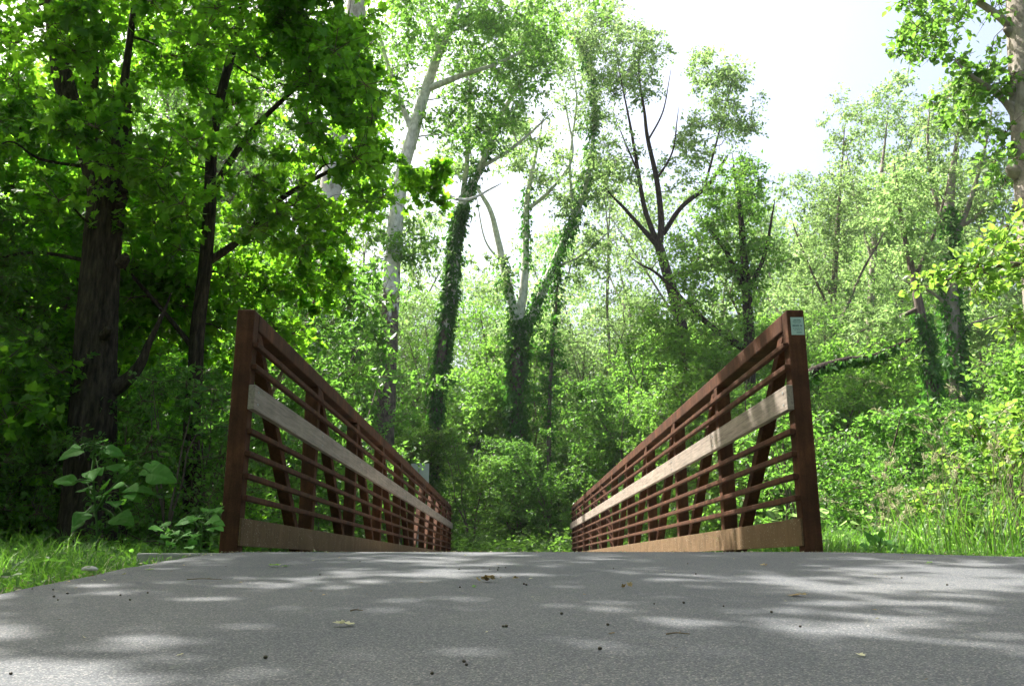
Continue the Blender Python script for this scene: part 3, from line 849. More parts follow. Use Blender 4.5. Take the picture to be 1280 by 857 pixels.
put_tree("ivy_tree", "upright dark ivy-clad trunk at the right with pale boughs fanning out above", "tree",
         [[(1203, 560, .26), (1200, 520, .25), (1195, 450, .22), (1189, 370, .20), (1186, 298, .17), (1188, 240, .13), (1196, 180, .06), (1203, 130, .015)],
          [(1188, 310, .09), (1210, 260, .07), (1228, 200, .05), (1238, 150, .03)], [(1187, 300, .08), (1168, 240, .06), (1160, 180, .04), (1162, 140, .02)],
          [(1193, 425, .07), (1215, 405, .05), (1245, 395, .03)], [(1190, 385, .06), (1165, 365, .045), (1140, 355, .03)], [(1186, 285, .07), (1215, 275, .05), (1250, 240, .03)]],
         24, [(1195, 150, 50, 55, 0, 1.8, 57, .55), (1170, 230, 40, 55, 0, 1.6, 37, .5), (1235, 240, 40, 60, 0, 1.6, 47, .5), (1160, 330, 40, 35, 0, 1.2, 23, .45), (1240, 400, 45, 50, 0, 1.5, 44, .5)],
         112, 'pale', 'bark_grey', .11, 8, 9, ivy=[(0, .0, .62, 6500, .06)], sides=10, boughs=.03)
put_tree("ivy_tree", "dark trunk bending left, ivy low down, left of the upright ivy-clad one", "tree",
         [[(1176, 570, .17), (1172, 530, .17), (1163, 460, .15), (1152, 395, .13), (1141, 340, .10), (1128, 280, .06), (1120, 220, .03)],
          [(1148, 385, .06), (1115, 400, .045), (1085, 410, .025)], [(1142, 350, .06), (1165, 300, .05), (1180, 250, .03)]],
         23, [(1125, 250, 45, 50, 0, 1.6, 38, .5), (1095, 400, 30, 30, 0, 1, 16, .42), (1150, 310, 35, 35, 0, 1.2, 19, .45)],
         113, 'pale', 'bark_mid', .11, 8, 9, ivy=[(0, .05, .5, 3200, .06)], sides=9, boughs=.03)
def burls(tr, rng):
    for (px, py, r) in ((1264, 38, .07), (1265, 112, .05), (1268, 130, .05), (1268, 212, .09), (1274, 258, .05)):
        p = at(px, py, 9.5); tube(tr, [p + [.05, 0, -.05], p + [-.02, 0, 0], p + [-.07, -.02, .01], p + [-.10, -.02, .0]], [r, r * .95, r * .6, r * .2], 8)
put_tree("knobbly_tree", "grey trunk with knobbly burls cut by the right edge of the picture", "tree",
         [[(1352, 690, .30), (1334, 560, .26), (1316, 420, .235), (1301, 300, .215), (1292, 210, .20), (1285, 110, .19), (1280, 0, .185), (1276, -150, .16), (1270, -320, .1)],
          [(1288, 60, .07), (1250, 20, .045), (1200, -10, .03), (1150, -20, .02)], [(1292, 200, .05), (1260, 130, .04), (1210, 90, .02)]],
         9.5, [(1195, 30, 70, 55, .4, 1.0, 32, .28), (1215, 110, 48, 55, .4, .9, 24, .26), (1140, 10, 25, 25, 0, .6, 9, .24), (1260, -110, 130, 90, 0, 1.6, 40, .4), (1262, 190, 22, 40, 0, .6, 8, .25)],
         114, 'forest', 'bark_grey', .085, 6, 6, L_OVAL, ridges=10, sides=32, boughs=.014, extra=burls)
put_tree("boxelder_tree", "low leaning tree at the right edge with sprays of bright yellow-green leaves", "tree",
         [[(1420, 690, .10), (1400, 560, .09), (1370, 440, .07), (1330, 360, .05), (1270, 330, .03), (1200, 345, .015)],
          [(1370, 440, .04), (1330, 300, .03), (1290, 280, .02)], [(1385, 500, .04), (1330, 430, .03), (1290, 400, .015)]],
         7.6, [(1222, 345, 72, 22, 0, .7, 20, .20), (1270, 305, 40, 35, 0, .7, 13, .20), (1290, 400, 45, 40, 0, .6, 8, .22), (1340, 330, 60, 70, 0, .8, 18, .26)],
         115, 'yellow', 'bark_mid', .068, 6, 6, L_OVAL, sides=9, boughs=.012)
# leaning mossy trunk behind the right post
put_tree("leaning_tree", "dark mossy trunk bending out almost flat from behind the near right bridge post", "tree",
         [[(1013, 690, .10), (1006, 570, .095), (1001, 495, .09), (1012, 468, .08), (1036, 457, .075), (1062, 450, .065), (1090, 446, .05), (1125, 430, .03)]],
         13, [(1110, 440, 40, 24, 0, .6, 16, .25)], 116, 'forest', 'bark', .08, 6, 6, ivy=[(0, .3, .9, 500, .015)], sides=10)

# ------------------------------------------------------------------ copies: woods, thicket, shrubs
rng = np.random.default_rng(77)
def scatter(n, x0, x1, y0, y1, mind, bad=None):
    out = []
    tries = 0
    while len(out) < n and tries < 6000:
        tries += 1
        x, y = rng.uniform(x0, x1), rng.uniform(y0, y1)
        if bad is not None and bad(x, y): continue
        if all((x - a) ** 2 + (y - b) ** 2 > mind ** 2 for a, b in out): out.append((x, y))
    return out

# far woods: height limited by direction so that the sky stays open where the photograph has sky
def far_woods(n, a0, a1, y0, y1, top_py, protos, hs, label, group):
    for k in range(n):
        px = rng.uniform(a0, a1); y = rng.uniform(y0, y1)
        p = at(px, top_py + rng.uniform(-25, 50), y)
        if a1 < 500 and p[0] > -9.5: p[0] -= 4
        pr, h = protos[k % len(protos)]
        g = float(ground_z(p[0], y))
        s_ = (p[2] - g) / h
        if s_ < .35 or s_ > 1.6: s_ = min(max(s_, .35), 1.6)
        plant_copy(pr, p[0], y, rng.uniform(0, 6.28), min(max(s_, .7), 1.25), label, "tree", group, sz=s_)
far_woods(19, -140, 400, 24, 52, 10, [(T_FAR1, 15), (T_FAR3, 13)], 0, "woodland tree in the deep wood behind the left maples", "trees of the wood on the left")
far_woods(16, 440, 660, 38, 66, 375, [(T_FAR1, 15), (T_FAR2, 17)], 0, "distant tree low behind the trunks, left of centre", "distant trees left of centre")
far_woods(18, 640, 900, 40, 66, 390, [(T_FAR2, 17), (T_FAR3, 13)], 0, "distant pale tree low behind the central forked tree and the dark-limbed tree", "distant trees right of centre")
far_woods(26, 940, 1400, 42, 68, 215, [(T_FAR2, 17), (T_FAR3, 13), (T_FAR1, 15)], 0, "pale distant tree in the wood behind the right railing", "trees of the wood on the right")
far_woods(18, 880, 1400, 28, 40, 390, [(T_FAR3, 13), (T_FAR1, 15)], 0, "lower tree in front of the wood behind the right railing", "lower trees on the right")

for k, (x, y) in enumerate(scatter(26, -20, 22, -24, -3.5, 3.4, lambda x, y: -2.5 < x < 7 and y > -12)):
    plant_copy((T_FAR1, T_FAR3)[k % 2], x, y, rng.uniform(0, 6.28), rng.uniform(.75, 1.0), "woodland tree beside the path behind the viewpoint", "tree", "trees behind the viewpoint")
for k, (x, y) in enumerate(((-7.5, .5), (-9.5, 3.5), (-11.5, 7), (11.5, .5), (12.5, 5.5), (15.5, 11))):
    plant_copy((T_FAR1, T_FAR3)[k % 2], x, y, rng.uniform(0, 6.28), .8, "woodland tree beside the path just outside the picture", "tree", "trees beside the viewpoint")
for k, (x, y) in enumerate(scatter(30, -11, 14, -11, -2.5, 1.4, lambda x, y: -2.2 < x < 8.6)):
    plant_copy((T_SAP1, T_SAP2)[k % 2], x, y, rng.uniform(0, 6.28), rng.uniform(.5, .9), "sapling by the path behind the viewpoint", "sapling", "saplings behind the viewpoint")
for px, top, y in ((470, 200, 44), (520, 250, 50), (600, 330, 52), (665, 290, 47), (700, 300, 54), (745, 215, 46), (790, 240, 50), (840, 250, 44), (885, 235, 49), (720, 380, 42), (620, 395, 44), (930, 270, 52), (975, 240, 46)):
    p = at(px, top, y); g = float(ground_z(p[0], y))
    plant_copy(T_THIN, p[0], y, rng.uniform(0, 6.28), 1.05, "thin pale tree standing far behind the ivy-hung and dark-limbed trees", "tree", "thin pale trees behind the centre", sz=(p[2] - g) / 16)
# thicket closing the far end of the bridge: a low front of saplings, taller ones behind the trunks
PH = {id(T_SAP1): 6.3, id(T_SAP2): 5.3, id(T_MSAP): 5.8}
def grown(pr, x, y, top_py, label, cat, group, lo=.4, hi=1.9):
    g = float(ground_z(x, y))
    zt = at(636, top_py, y)[2]
    s_ = min(max((zt - g) / PH[id(pr)], lo), hi)
    return plant_copy(pr, x, y, rng.uniform(0, 6.28), min(max(s_, .75), 1.5), label, cat, group, sz=s_)
TL = "leafy sapling in the thicket closing off the far end of the bridge"
for k, (x, y) in enumerate(scatter(38, -12, 15, 28.8, 36, 1.4)):
    px = 636 + x / (.97 * y) * F
    top = np.interp(px, [250, 450, 520, 650, 760, 830, 1000], [470, 520, 540, 530, 500, 430, 430]) + rng.uniform(-12, 45)
    grown((T_SAP1, T_SAP2)[k % 2], x, y, top, TL, "sapling", "thicket beyond the bridge")
for k, (x, y) in enumerate(scatter(24, -14, 17, 36, 41, 1.5)):
    px = 636 + x / (.97 * y) * F
    top = np.interp(px, [250, 450, 520, 600, 700, 760, 830, 1000], [400, 420, 440, 450, 430, 400, 390, 400]) + rng.uniform(-15, 50)
    grown((T_SAP1, T_SAP2)[k % 2], x, y, top, TL, "sapling", "thicket beyond the bridge")
for k, (x, y) in enumerate(scatter(16, -5, 6, 24.5, 28, .9, lambda x, y: (-3 < x < 3) )):
    plant_copy((T_BUSH1, T_BUSH2)[k % 2], x, y, rng.uniform(0, 6.28), rng.uniform(.6, 1.0), "low shrub at the foot of the thicket past the far end of the bridge", "shrub", "shrubs beyond the bridge")
# left bank of saplings beside the bridge
for k, (x, y) in enumerate(scatter(44, -16, -3.4, 10.5, 26, 1.3, lambda x, y: x / y > -.19 or x > -4.6)):
    px = 636 + x / (.97 * y) * F
    grown((T_SAP1, T_MSAP, T_SAP2)[k % 3], x, y, np.interp(px, [0, 300, 440], [150, 330, 420]) + rng.uniform(0, 120), "leafy sapling in the undergrowth left of the bridge", "sapling", "saplings left of the bridge", hi=1.5)
for k, (x, y) in enumerate(scatter(10, -9.5, -4.6, 8.6, 12, .9)):
    plant_copy((T_MSAP, T_SAP1)[k % 2], x, y, rng.uniform(0, 6.28), rng.uniform(.55, .9), "maple-leaved sapling crowding round the left trunks", "sapling", "saplings round the left trunks")
for k, (x, y) in enumerate(scatter(14, -8, -2.6, 7.4, 13, .8)):
    plant_copy(T_BUSH1, x, y, rng.uniform(0, 6.28), rng.uniform(.5, .85), "low dark shrub on the forest floor left of the bridge", "shrub", "shrubs left of the bridge")
# right side
for k, (x, y) in enumerate(scatter(44, 4.7, 20, 13, 28, 1.4, lambda x, y: x / y > .75)):
    px = 636 + x / (.97 * y) * F
    grown((T_SAP2, T_SAP1)[k % 2], x, y, np.interp(px, [800, 1000, 1100, 1240, 1280], [430, 440, 500, 520, 450]) + rng.uniform(-15, 50), "leafy sapling in the undergrowth right of the bridge", "sapling", "saplings right of the bridge")
for k, (x, y) in enumerate(scatter(20, 2.6, 9.5, 8.5, 15, .95, lambda x, y: x / y > .8)):
    plant_copy((T_BUSH1, T_BUSH2)[k % 2], x, y, rng.uniform(0, 6.28), rng.uniform(.5, .9), "sunlit shrub behind the tall grass right of the bridge", "shrub", "shrubs right of the bridge")
plant_copy(T_SAP1, *at(425, 500, 17)[:2], 1.0, 1.0, "leafy sapling in the undergrowth left of the bridge", "sapling", "saplings left of the bridge")
pb = proto("bright_bush", 51, 1.25, .75, 'yellow', 'bark_mid', .055, 60, .2, .08, .015, 7, 7, L_OVAL, 5)
p = at(1268, 600, 7.3)
plant_copy(pb, p[0], 7.3, .4, 1.0, "rounded bright yellow-green bush by the right edge of the picture", "bush", None, z=float(ground_z(p[0], 7.3)))

# ------------------------------------------------------------------ grass
L_BLADE = (np.array([(-.5, 0, 0), (.5, 0, 0), (.42, .4, .02), (-.42, .4, .02), (.27, .75, -.06), (-.27, .75, -.06), (0, 1, -.2)]) , [[0, 1, 2, 3], [3, 2, 4, 5], [5, 4, 6]])
def blades(acc, P, h, wd, rng, lean=.5, mi=0):
    n = len(P)
    a = rng.uniform(0, 2 * np.pi, n)
    D = np.stack([np.cos(a), np.sin(a), np.zeros(n)], 1) * np.abs(rng.normal(0, lean, n))[:, None]; D[:, 2] = 1
    D /= np.linalg.norm(D, axis=1)[:, None]
    N = np.stack([np.cos(a + .3), np.sin(a + .3), .2 * np.ones(n)], 1)
    X = np.cross(D, N); X /= np.linalg.norm(X, axis=1)[:, None]; Z = np.cross(X, D)
    tv, tf = L_BLADE
    h = h[:, None, None]
    V = P[:, None, :] + X[:, None, :] * tv[None, :, 0:1] * wd + D[:, None, :] * tv[None, :, 1:2] * h - N[:, None, :] * 0 + Z[:, None, :] * tv[None, :, 2:3] * h * -1.6
    fl = np.concatenate([np.array(f) for f in tf]); fc = [len(f) for f in tf]
    acc.add(V.reshape(-1, 3), (fl[None] + (np.arange(n) * 7)[:, None]).reshape(-1), np.tile(fc, n), mi)

def grass_patch(name, label, n, x0, x1, y0, y1, hh, seed, inside):
    rng = np.random.default_rng(seed)
    x = rng.uniform(x0, x1, n * 3); y = rng.uniform(y0, y1, n * 3)
    k = inside(x, y); x, y = x[k][:n], y[k][:n]
    tuft = .55 + .45 * np.sin(x * 5.1 + 2 * np.sin(y * 3.3)) * np.sin(y * 4.7 + x)
    h = hh(x, y) * rng.uniform(.35, 1.35, len(x)) * (.6 + .7 * tuft)
    P = np.stack([x, y, ground_z(x, y) - .03], 1)
    q = rng.random(len(x)) < .07
    a = Acc(); blades(a, P[~q], h[~q], .007, rng, .7); blades(a, P[q], h[q] * .9, .005, rng, 1.3, 1)
    w_ = rng.random(len(x)) < .10          # small broad-leaved weeds among the blades
    n_ = int(w_.sum()); D = rng.normal(0, 1, (n_, 3)); D[:, 2] *= .3; N = rng.normal(0, .4, (n_, 3)); N[:, 2] += 1
    leaves(a, P[w_] + np.stack([np.zeros(n_), np.zeros(n_), rng.uniform(.03, .8, n_) * h[w_] + .03], 1), D, N, .026 * rng.uniform(.5, 1.5, n_), L_OVAL, 2)
    tag(a.build(name, [M['grass'], M['straw'], M['understorey']]), label, "grass", kind='stuff')
grass_patch("grass", "shaded green grass on the verge left of the path", 26000, -7, -1.3, .6, 7.6,
            lambda x, y: .06 + .20 * np.clip((-1.7 - x) / 1.8, 0, 1), 1, lambda x, y: (x < path_left(np.minimum(y, 4.9)) + .03 + .04 * np.sin(y * 9)) & (x > -.75 * y - 1.2) & ~((y > 4.9) & (x > -1.75)) & ~((y > 4.45) & (x > -1.9)))
grass_patch("grass", "sunlit green grass on the verge right of the path", 34000, 1.7, 8, 3.0, 10,
            lambda x, y: .10 + .16 * np.clip((y - 5.0) / 2.2, 0, 1), 2, lambda x, y: (x > np.where(y < 4.9, path_right(np.minimum(y, 4.9)) - .03, 1.78)) & (x < .72 * y + .8))

# leafy ground cover over the forest floor
rng = np.random.default_rng(8)
def cover(name, label, n, x0, x1, y0, y1, h, mat, size, bad=None):
    x = rng.uniform(x0, x1, n); y = rng.uniform(y0, y1, n)
    k = np.abs(x) < .75 * y + 2
    if bad is not None: k &= ~bad(x, y)
    x, y = x[k], y[k]; n = len(x)
    hz = h * (.5 + .5 * np.sin(x * 1.9 + 1.1 * np.sin(y * 1.3)) * np.sin(y * 1.7)) + .08
    z = ground_z(x, y) + rng.uniform(0, 1, n) * hz
    D = rng.normal(0, 1, (n, 3)); D[:, 2] *= .3
    N = rng.normal(0, .4, (n, 3)); N[:, 2] += 1
    a = Acc(); leaves(a, np.stack([x, y, z], 1), D, N, size * rng.uniform(.5, 1.3, n), L_OVAL)
    tag(a.build(name, M[mat]), label, "ground cover", kind='stuff')
cover("ground_cover", "bright low leafy ground cover past the far end of the bridge", 26000, -9, 9, 23.8, 33, 1.0, 'forest', .12)
cover("ground_cover", "leafy ground cover on the forest floor left of the bridge", 26000, -15, -1.75, 6.2, 23, .35, 'understorey', .09, lambda x, y: (y < 7) & (x > -2))
cover("ground_cover", "leafy ground cover on the bank right of the bridge", 30000, 1.9, 18, 6.5, 26, .40, 'pale', .085)

# ------------------------------------------------------------------ single plants by the path
def big_leaf_mesh(L=1.0):
    """heart-shaped blade with drooping tip, midrib fold and side veins"""
    ny, nx = 27, 8
    prof = np.interp(np.linspace(0, 8, ny), range(9), [0, .30, .40, .42, .38, .31, .22, .12, .0])
    V = []; 
    for i in range(ny):
        t = i / (ny - 1); y = t - (.10 if i == 1 else 0) * 0
        for j in range(-nx, nx + 1):
            u = j / nx
            x = prof[i] * u
            yy = t - .10 * abs(u) ** 1.5 * (1 - t) * 1.3
            z = .14 * abs(x) - .30 * t ** 2 - .10 * abs(u) ** 2 * .3 + .008 * math.cos(6.283 * (t * 6.5 - abs(u) * 1.5)) * min(1, 4 * abs(u)) - .014 * math.exp(-(u * 5) ** 2) + .02 * math.sin(t * 17 + u * 3) * u * u
            V.append((x, yy, z))
    w_ = 2 * nx + 1
    f = [[i * w_ + j, i * w_ + j + 1, (i + 1) * w_ + j + 1, (i + 1) * w_ + j] for i in range(ny - 1) for j in range(2 * nx)]
    return np.array(V) * L, f
BLV, BLF = big_leaf_mesh()
def big_leaf(acc, P, D, N, s_):
    D = np.array(D, float); D /= np.linalg.norm(D)
    X = np.cross(D, N); X /= np.linalg.norm(X); Z = np.cross(X, D)
    V = np.array(P) + s_ * (BLV[:, 0:1] * X + BLV[:, 1:2] * D + BLV[:, 2:3] * Z)
    acc.add(V, np.array(BLF), np.full(len(BLF), 4), 0)

rng = np.random.default_rng(66)
def broad_plant(name, label, cat, stems, Y, leafspec, mat='broad'):
    base = at(stems[0][0][0], stems[0][0][1], Y); base[2] = float(ground_z(base[0], Y)) - .03
    root = tag(empty(name, base), label, cat)
    st = Acc(); lf = Acc()
    for s_ in stems:
        P = np.array([at(px, py, Y) for px, py in s_])
        if s_ is stems[0]: P = np.vstack([base, P])
        PP = catmull(P, 4); tube(st, PP, np.linspace(.008, .004, len(PP)), 7)
    leafspec = leafspec + [(a_ + rng.normal(0, 3), b_ + rng.normal(0, 4), c_ + rng.normal(0, 15), d_ + rng.normal(4, 12), e_ + rng.normal(0, .1), f_ * rng.uniform(.45, .75)) for (a_, b_, c_, d_, e_, f_) in leafspec]
    for (ax, ay, bx, by, dy, s_) in leafspec:      # petiole foot, blade start, towards tip
        A = at(ax, ay, Y); B = at(bx, by, Y + dy)
        d = B - A
        tip = d / np.linalg.norm(d)
        tube(st, catmull([A, A + d * .25 + [0, 0, .01], A + d * .42], 3), [.0035] * 7, 5)
        st_pt = A + d * .42
        Dv = d * .58 / np.linalg.norm(d)
        big_leaf(lf, st_pt, Dv + np.array([0, 0, .12]), (rng.normal(0, .25), -.75 + rng.normal(0, .2), .8), s_ * rng.uniform(.68, .95))
    a = st.build("stem", M['grass'], root, True, base)
    lf.build("foliage", M[mat], root, True, base)
broad_plant("pokeweed", "broad-leaved plant with big heart-shaped leaves in front of the massive forked trunk", "plant",
            [[(122, 668), (118, 610), (117, 575), (119, 556)], [(120, 640), (140, 610), (160, 590), (172, 580)]], 5.3,
            [(119, 556, 78, 572, -.15, .17), (119, 556, 152, 568, .05, .16), (117, 575, 112, 606, -.3, .16), (120, 570, 148, 560, .2, .14),
             (128, 620, 150, 604, -.2, .16), (150, 605, 176, 616, -.3, .15), (165, 588, 205, 584, .1, .17), (170, 582, 214, 603, -.1, .20),
             (160, 590, 134, 580, .1, .15), (150, 604, 200, 618, .0, .15), (118, 600, 62, 602, -.1, .17), (118, 612, 95, 612, .2, .13),
             (140, 620, 148, 636, -.35, .15), (120, 630, 92, 656, -.2, .18), (124, 626, 130, 618, .3, .15), (128, 636, 168, 658, -.2, .18),
             (118, 640, 106, 636, .25, .15), (150, 612, 186, 628, .2, .14), (119, 556, 134, 548, .2, .13)])
broad_plant("pokeweed", "low broad-leaved plant crowding against the foot of the near left bridge post", "plant",
            [[(250, 690), (252, 665), (256, 645)], [(238, 690), (222, 672), (210, 662)]], 4.75,
            [(256, 645, 236, 650, -.2, .13), (256, 645, 278, 636, .1, .12), (254, 655, 286, 664, -.15, .11), (256, 645, 262, 632, .2, .12), (252, 665, 238, 672, -.25, .10),
             (250, 660, 230, 640, .1, .12), (210, 662, 192, 660, -.1, .09), (210, 662, 206, 650, .1, .09), (212, 664, 226, 668, -.2, .09), (222, 672, 238, 664, -.1, .10),
             (222, 674, 206, 682, -.2, .08), (230, 680, 244, 686, -.2, .08), (254, 650, 270, 650, -.1, .12), (216, 668, 200, 672, -.2, .08)])
broad_plant("burdock", "small burdock with rounded blue-green leaves in the grass right of the near right post", "plant",
            [[(1100, 692), (1100, 684), (1099, 676)]], 5.6,
            [(1100, 690, 1084, 664, 0, .10), (1100, 690, 1118, 668, .1, .09), (1100, 690, 1072, 678, -.1, .10), (1100, 690, 1124, 682, -.1, .09), (1100, 690, 1098, 660, .15, .10)])

# tall seeding grasses on the right bank, each clump one plant
rng = np.random.default_rng(31)
def seed_clump(x, y, h, n, label):
    g = float(ground_z(x, y)) - .03
    root = tag(empty("seeding_grass", (x, y, g)), label, "grass clump", "tall seeding grasses on the right bank")
    st = Acc(); sd_ = Acc(); bl = Acc()
    for k in range(n):
        a = rng.uniform(0, 6.28); ln = h * rng.uniform(.6, 1.15); le = abs(rng.normal(0, .28)) * ln
        b0 = np.array([rng.normal(0, .10), rng.normal(0, .10), 0])
        o = np.array([math.cos(a), math.sin(a), 0])
        P = catmull([b0, b0 + o * le * .25 + [0, 0, ln * .5], b0 + o * le * .7 + [0, 0, ln * .88], b0 + o * le * 1.3 + [0, 0, ln * .97]], 4)
        tube(st, P, np.linspace(.0028, .0014, len(P)), 4, cap=False)
        m = 26
        tt = rng.uniform(.72, 1, m) * (len(P) - 1); ii = np.minimum(tt.astype(int), len(P) - 2); fr = (tt - ii)[:, None]
        q = P[ii] * (1 - fr) + P[ii + 1] * fr + rng.normal(0, .008, (m, 3))
        D = (P[-1] - P[-3])[None] / np.linalg.norm(P[-1] - P[-3]) + rng.normal(0, .4, (m, 3))
        leaves(sd_, q, D, rng.normal(0, 1, (m, 3)), .026 * rng.uniform(.6, 1.2, m), L_LANCE)
    nb = n * 5
    bp_ = np.stack([rng.normal(0, .12, nb), rng.normal(0, .12, nb), np.zeros(nb)], 1)
    blades(bl, bp_, h * rng.uniform(.35, .75, nb), .010, rng, .45)
    st.build("stalk", M['straw'], root); sd_.build("seed_head", M['straw'], root); bl.build("blade", M['grass'], root)
for k in range(20):
    px = rng.uniform(1036, 1290); y = rng.uniform(5.6, 9.0)
    p = at(px, 690, y)
    seed_clump(p[0], y, rng.uniform(.55, 1.0) * (1.15 if px > 1150 else .9), 6, "tall clump of seeding grass with straw-coloured heads on the right bank")

# ------------------------------------------------------------------ litter on the path
def on_path(px, py):
    lo, hi = .5, 4.85
    f_ = lambda Y: at(px, py, Y)[2] - float(path_z(Y))
    for _ in range(50):
        m = (lo + hi) / 2
        if f_(m) > 0: lo = m
        else: hi = m
    p = at(px, py, lo); p[2] = float(path_z(lo)) + .004
    return p
rng = np.random.default_rng(12)
def berry(px, py, r):
    p = on_path(px, py)
    me = bpy.data.meshes.new("berry"); bm = bmesh.new()
    bmesh.ops.create_icosphere(bm, subdivisions=2, radius=r)
    for v in bm.verts: v.co *= 1 + rng.normal(0, .04); v.co.z *= .85
    bm.to_mesh(me); bm.free(); me.materials.append(M['berry'])
    for q in me.polygons: q.use_smooth = True
    o = bpy.data.objects.new("berry", me); COL.objects.link(o); o.location = (p[0], p[1], p[2] + r * .75)
    tag(o, "tiny dark round berry lying on the grey path", "berry", "dark berries strewn on the path")
for px, py in ((67, 739), (68, 748), (85, 744), (41, 738), (73, 752), (151, 746), (185, 743), (163, 752), (332, 826), (14, 846), (574, 713), (580, 831), (583, 835),
               (623, 711), (632, 711), (622, 714), (629, 786), (633, 786), (760, 784), (612, 713), (655, 732), (658, 733), (575, 736), (855, 756), (767, 712),
               (818, 757), (450, 703), (1001, 786), (905, 760), (1128, 724), (965, 768), (702, 770), (400, 720), (870, 719), (540, 846), (860, 706), (1185, 733), (750, 815)):
    berry(px, py, rng.uniform(.0023, .0038))

def litter_leaf(px, py, s_, mat, label, nl=1, spread=.0, curl=.5, name="fallen_leaf", cat="leaf", t=L_MAPLE):
    p = on_path(px, py); a = Acc()
    tv, tf = t
    for k in range(nl):
        th = rng.uniform(0, 6.28); c_, d_ = math.cos(th), math.sin(th)
        # subdivide by curling the template
        v = tv.copy() * s_ * rng.uniform(.7, 1.2)
        v[:, 2] = np.abs(v[:, 0]) * curl * rng.uniform(.5, 1.3) + (v[:, 1] - .5 * s_) ** 2 / s_ * curl * 1.5
        v = np.stack([v[:, 0] * c_ - v[:, 1] * d_, v[:, 0] * d_ + v[:, 1] * c_, v[:, 2]], 1)
        v += np.array([rng.normal(0, spread), rng.normal(0, spread * .5), .001 + rng.uniform(0, spread * .45)])
        fl = np.concatenate([np.array(f) for f in tf]); fc = [len(f) for f in tf]
        a.add(v, fl, fc, 0)
    o = a.build(name, M[mat]); o.location = p
    return tag(o, label, cat)
litter_leaf(607, 729, .020, 'deadleaf', "crumpled brown dead leaf cluster in the middle of the path", 9, .012, 1.0, "dead_leaf_cluster", "dead leaves")
litter_leaf(645, 726, .016, 'deadleaf', "small tan dead leaf just right of the crumpled brown cluster", 3, .007, .6)
litter_leaf(592, 736, .014, 'yellow', "scrap of green leaf just left of the crumpled brown cluster", 2, .006, .4)
litter_leaf(784, 737, .016, 'deadleaf', "upright curled dead leaf scrap on the path right of the brown cluster", 3, .006, 1.2)
litter_leaf(1000, 747, .028, 'deadleaf', "flat olive-brown fallen leaf on the path in front of the near right post", 3, .008, .3)
litter_leaf(1075, 823, .018, 'straw', "pale yellow leaf bit low on the right of the path", 1, 0, .3)
litter_leaf(430, 785, .020, 'straw', "pale yellow torn leaf lying left of the centre of the path", 2, .004, .5)
litter_leaf(350, 710, .030, 'yellow', "fallen green leaf on the path near the foot of the left railing", 3, .012, .3)
litter_leaf(181, 714, .030, 'yellow', "fallen light green leaf at the left margin of the path", 1, 0, .3, t=L_OVAL)
litter_leaf(956, 709, .020, 'deadleaf', "small brown leaf on the crest of the path before the near right post", 2, .006, .6)
litter_leaf(1160, 706, .024, 'yellow', "green leaf scrap on the crest at the right of the path", 2, .008, .4)
def litter_twig(px, py, ln, rz, label):
    p = on_path(px, py); a = Acc()
    P = catmull([(-ln / 2, 0, .002), (-ln * .1, ln * .06, .004), (ln * .2, 0, .003), (ln / 2, ln * .05, .002)], 4)
    tube(a, P, np.linspace(.0016, .0009, len(P)), 6)
    tube(a, [P[6], P[6] + [ln * .1, ln * .12, .003]], [.001, .0006], 5)
    o = a.build("twig", M['blade_dead'], smooth=True); o.location = p; o.rotation_euler = (0, 0, rz)
    tag(o, label, "twig")
litter_twig(848, 796, .045, .1, "short brown twig on the right half of the path")
litter_twig(255, 726, .11, -.1, "thin brown twig on the path before the near left post")
litter_twig(446, 766, .03, .5, "tiny twig on the shaded left half of the path")
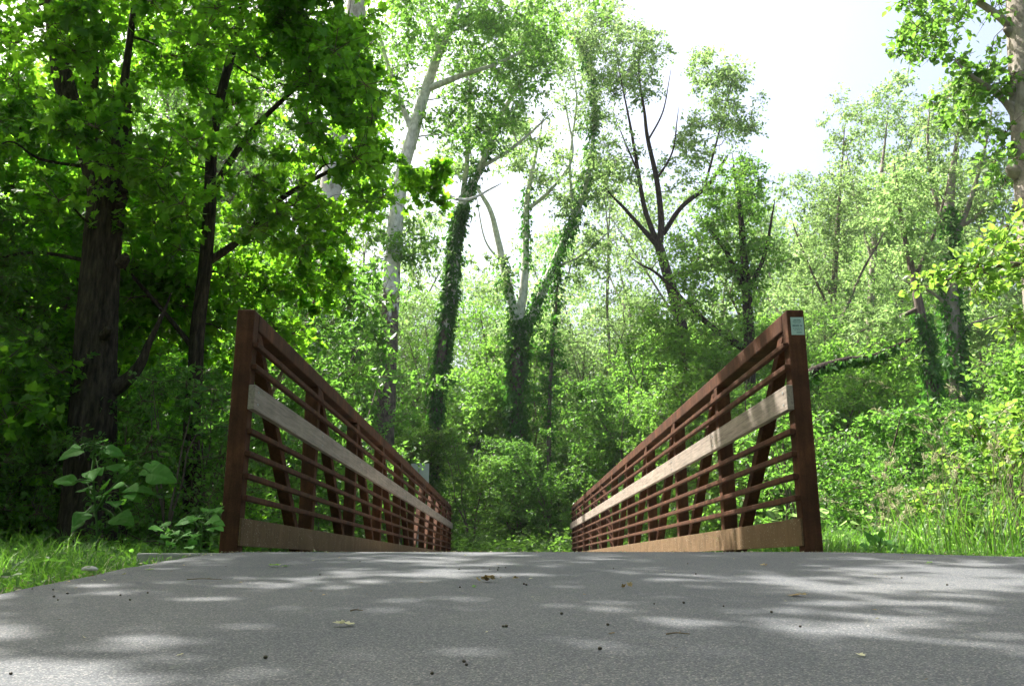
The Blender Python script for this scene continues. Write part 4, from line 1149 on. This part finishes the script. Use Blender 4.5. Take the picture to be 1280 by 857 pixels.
# pale chip of stone at the left margin
p = on_path(112, 713)
me = bpy.data.meshes.new("stone"); bm = bmesh.new(); bmesh.ops.create_icosphere(bm, subdivisions=3, radius=.028)
for v in bm.verts:
    n_ = math.sin(v.co.x * 60) * math.cos(v.co.y * 47) * .004
    v.co = Vector((v.co.x * 1.0, v.co.y * .8, max(v.co.z, -.01) * .45)) * (1 + n_ * 10)
bm.to_mesh(me); bm.free(); me.materials.append(M['stone'])
o = bpy.data.objects.new("stone", me); COL.objects.link(o); o.location = (p[0], p[1], p[2] + .001)
tag(o, "flat pale grey stone chip on the left edge of the path by the grass", "stone")

# fine dry litter gathered along the edges of the path
rng = np.random.default_rng(90)
n = 1500
y = rng.uniform(.8, 4.86, n)
lf_ = rng.random(n) < .5
off = np.abs(rng.exponential(.05, n)) - .03
x = np.where(lf_, path_left(y) + off, path_right(y) - off)
k = rng.random(n) < .3
y = np.where(k, 4.88 - np.abs(rng.exponential(.08, n)), y); x = np.where(k, rng.uniform(-1.4, 1.8, n), x)
k2 = rng.random(n) < .12
x = np.where(k2, rng.uniform(-1.4, 3, n), x)
a = Acc()
D = rng.normal(0, 1, (n, 3)); D[:, 2] *= .15; N = rng.normal(0, .3, (n, 3)); N[:, 2] += 1
z = np.where(x < path_left(y) + .02, ground_z(x, y) + .012, path_z(y) + .006)
m = rng.integers(0, 3, n)
for j in range(3):
    q = m == j
    leaves(a, np.stack([x, y, z], 1)[q], D[q], N[q], rng.uniform(.004, .016, n)[q] * (1 if j < 2 else 1.2), (L_OVAL, L_LANCE, L_SIMPLE)[j], j)
tag(a.build("leaf_litter", [M['deadleaf'], M['blade_dead'], M['straw']]), "dry crumbs of leaf and bark gathered along the path edges", "leaf litter", kind='stuff')

# thin scattering volume added to imitate lens veil over the far trees
me = bpy.data.meshes.new("lens_veil"); bm = bmesh.new(); bmesh.ops.create_cube(bm, size=1)
bmesh.ops.scale(bm, vec=(1010, 1010, 40), verts=bm.verts); bm.to_mesh(me); bm.free()
o = bpy.data.objects.new("lens_veil", me); COL.objects.link(o); o.location = (0, 200, 13)
m = bpy.data.materials.new("lens_veil"); m.use_nodes = True; t = m.node_tree; t.nodes.clear()
ou = t.nodes.new("ShaderNodeOutputMaterial"); pv = t.nodes.new("ShaderNodeVolumePrincipled")
pv.inputs["Color"].default_value = (.92, .96, 1, 1); pv.inputs["Density"].default_value = LENS_VEIL; pv.inputs["Anisotropy"].default_value = .3
t.links.new(pv.outputs[0], ou.inputs["Volume"]); me.materials.append(m)
tag(o, "thin pale volume added to imitate lens veil over the trees", "lens_veil", kind='stuff')
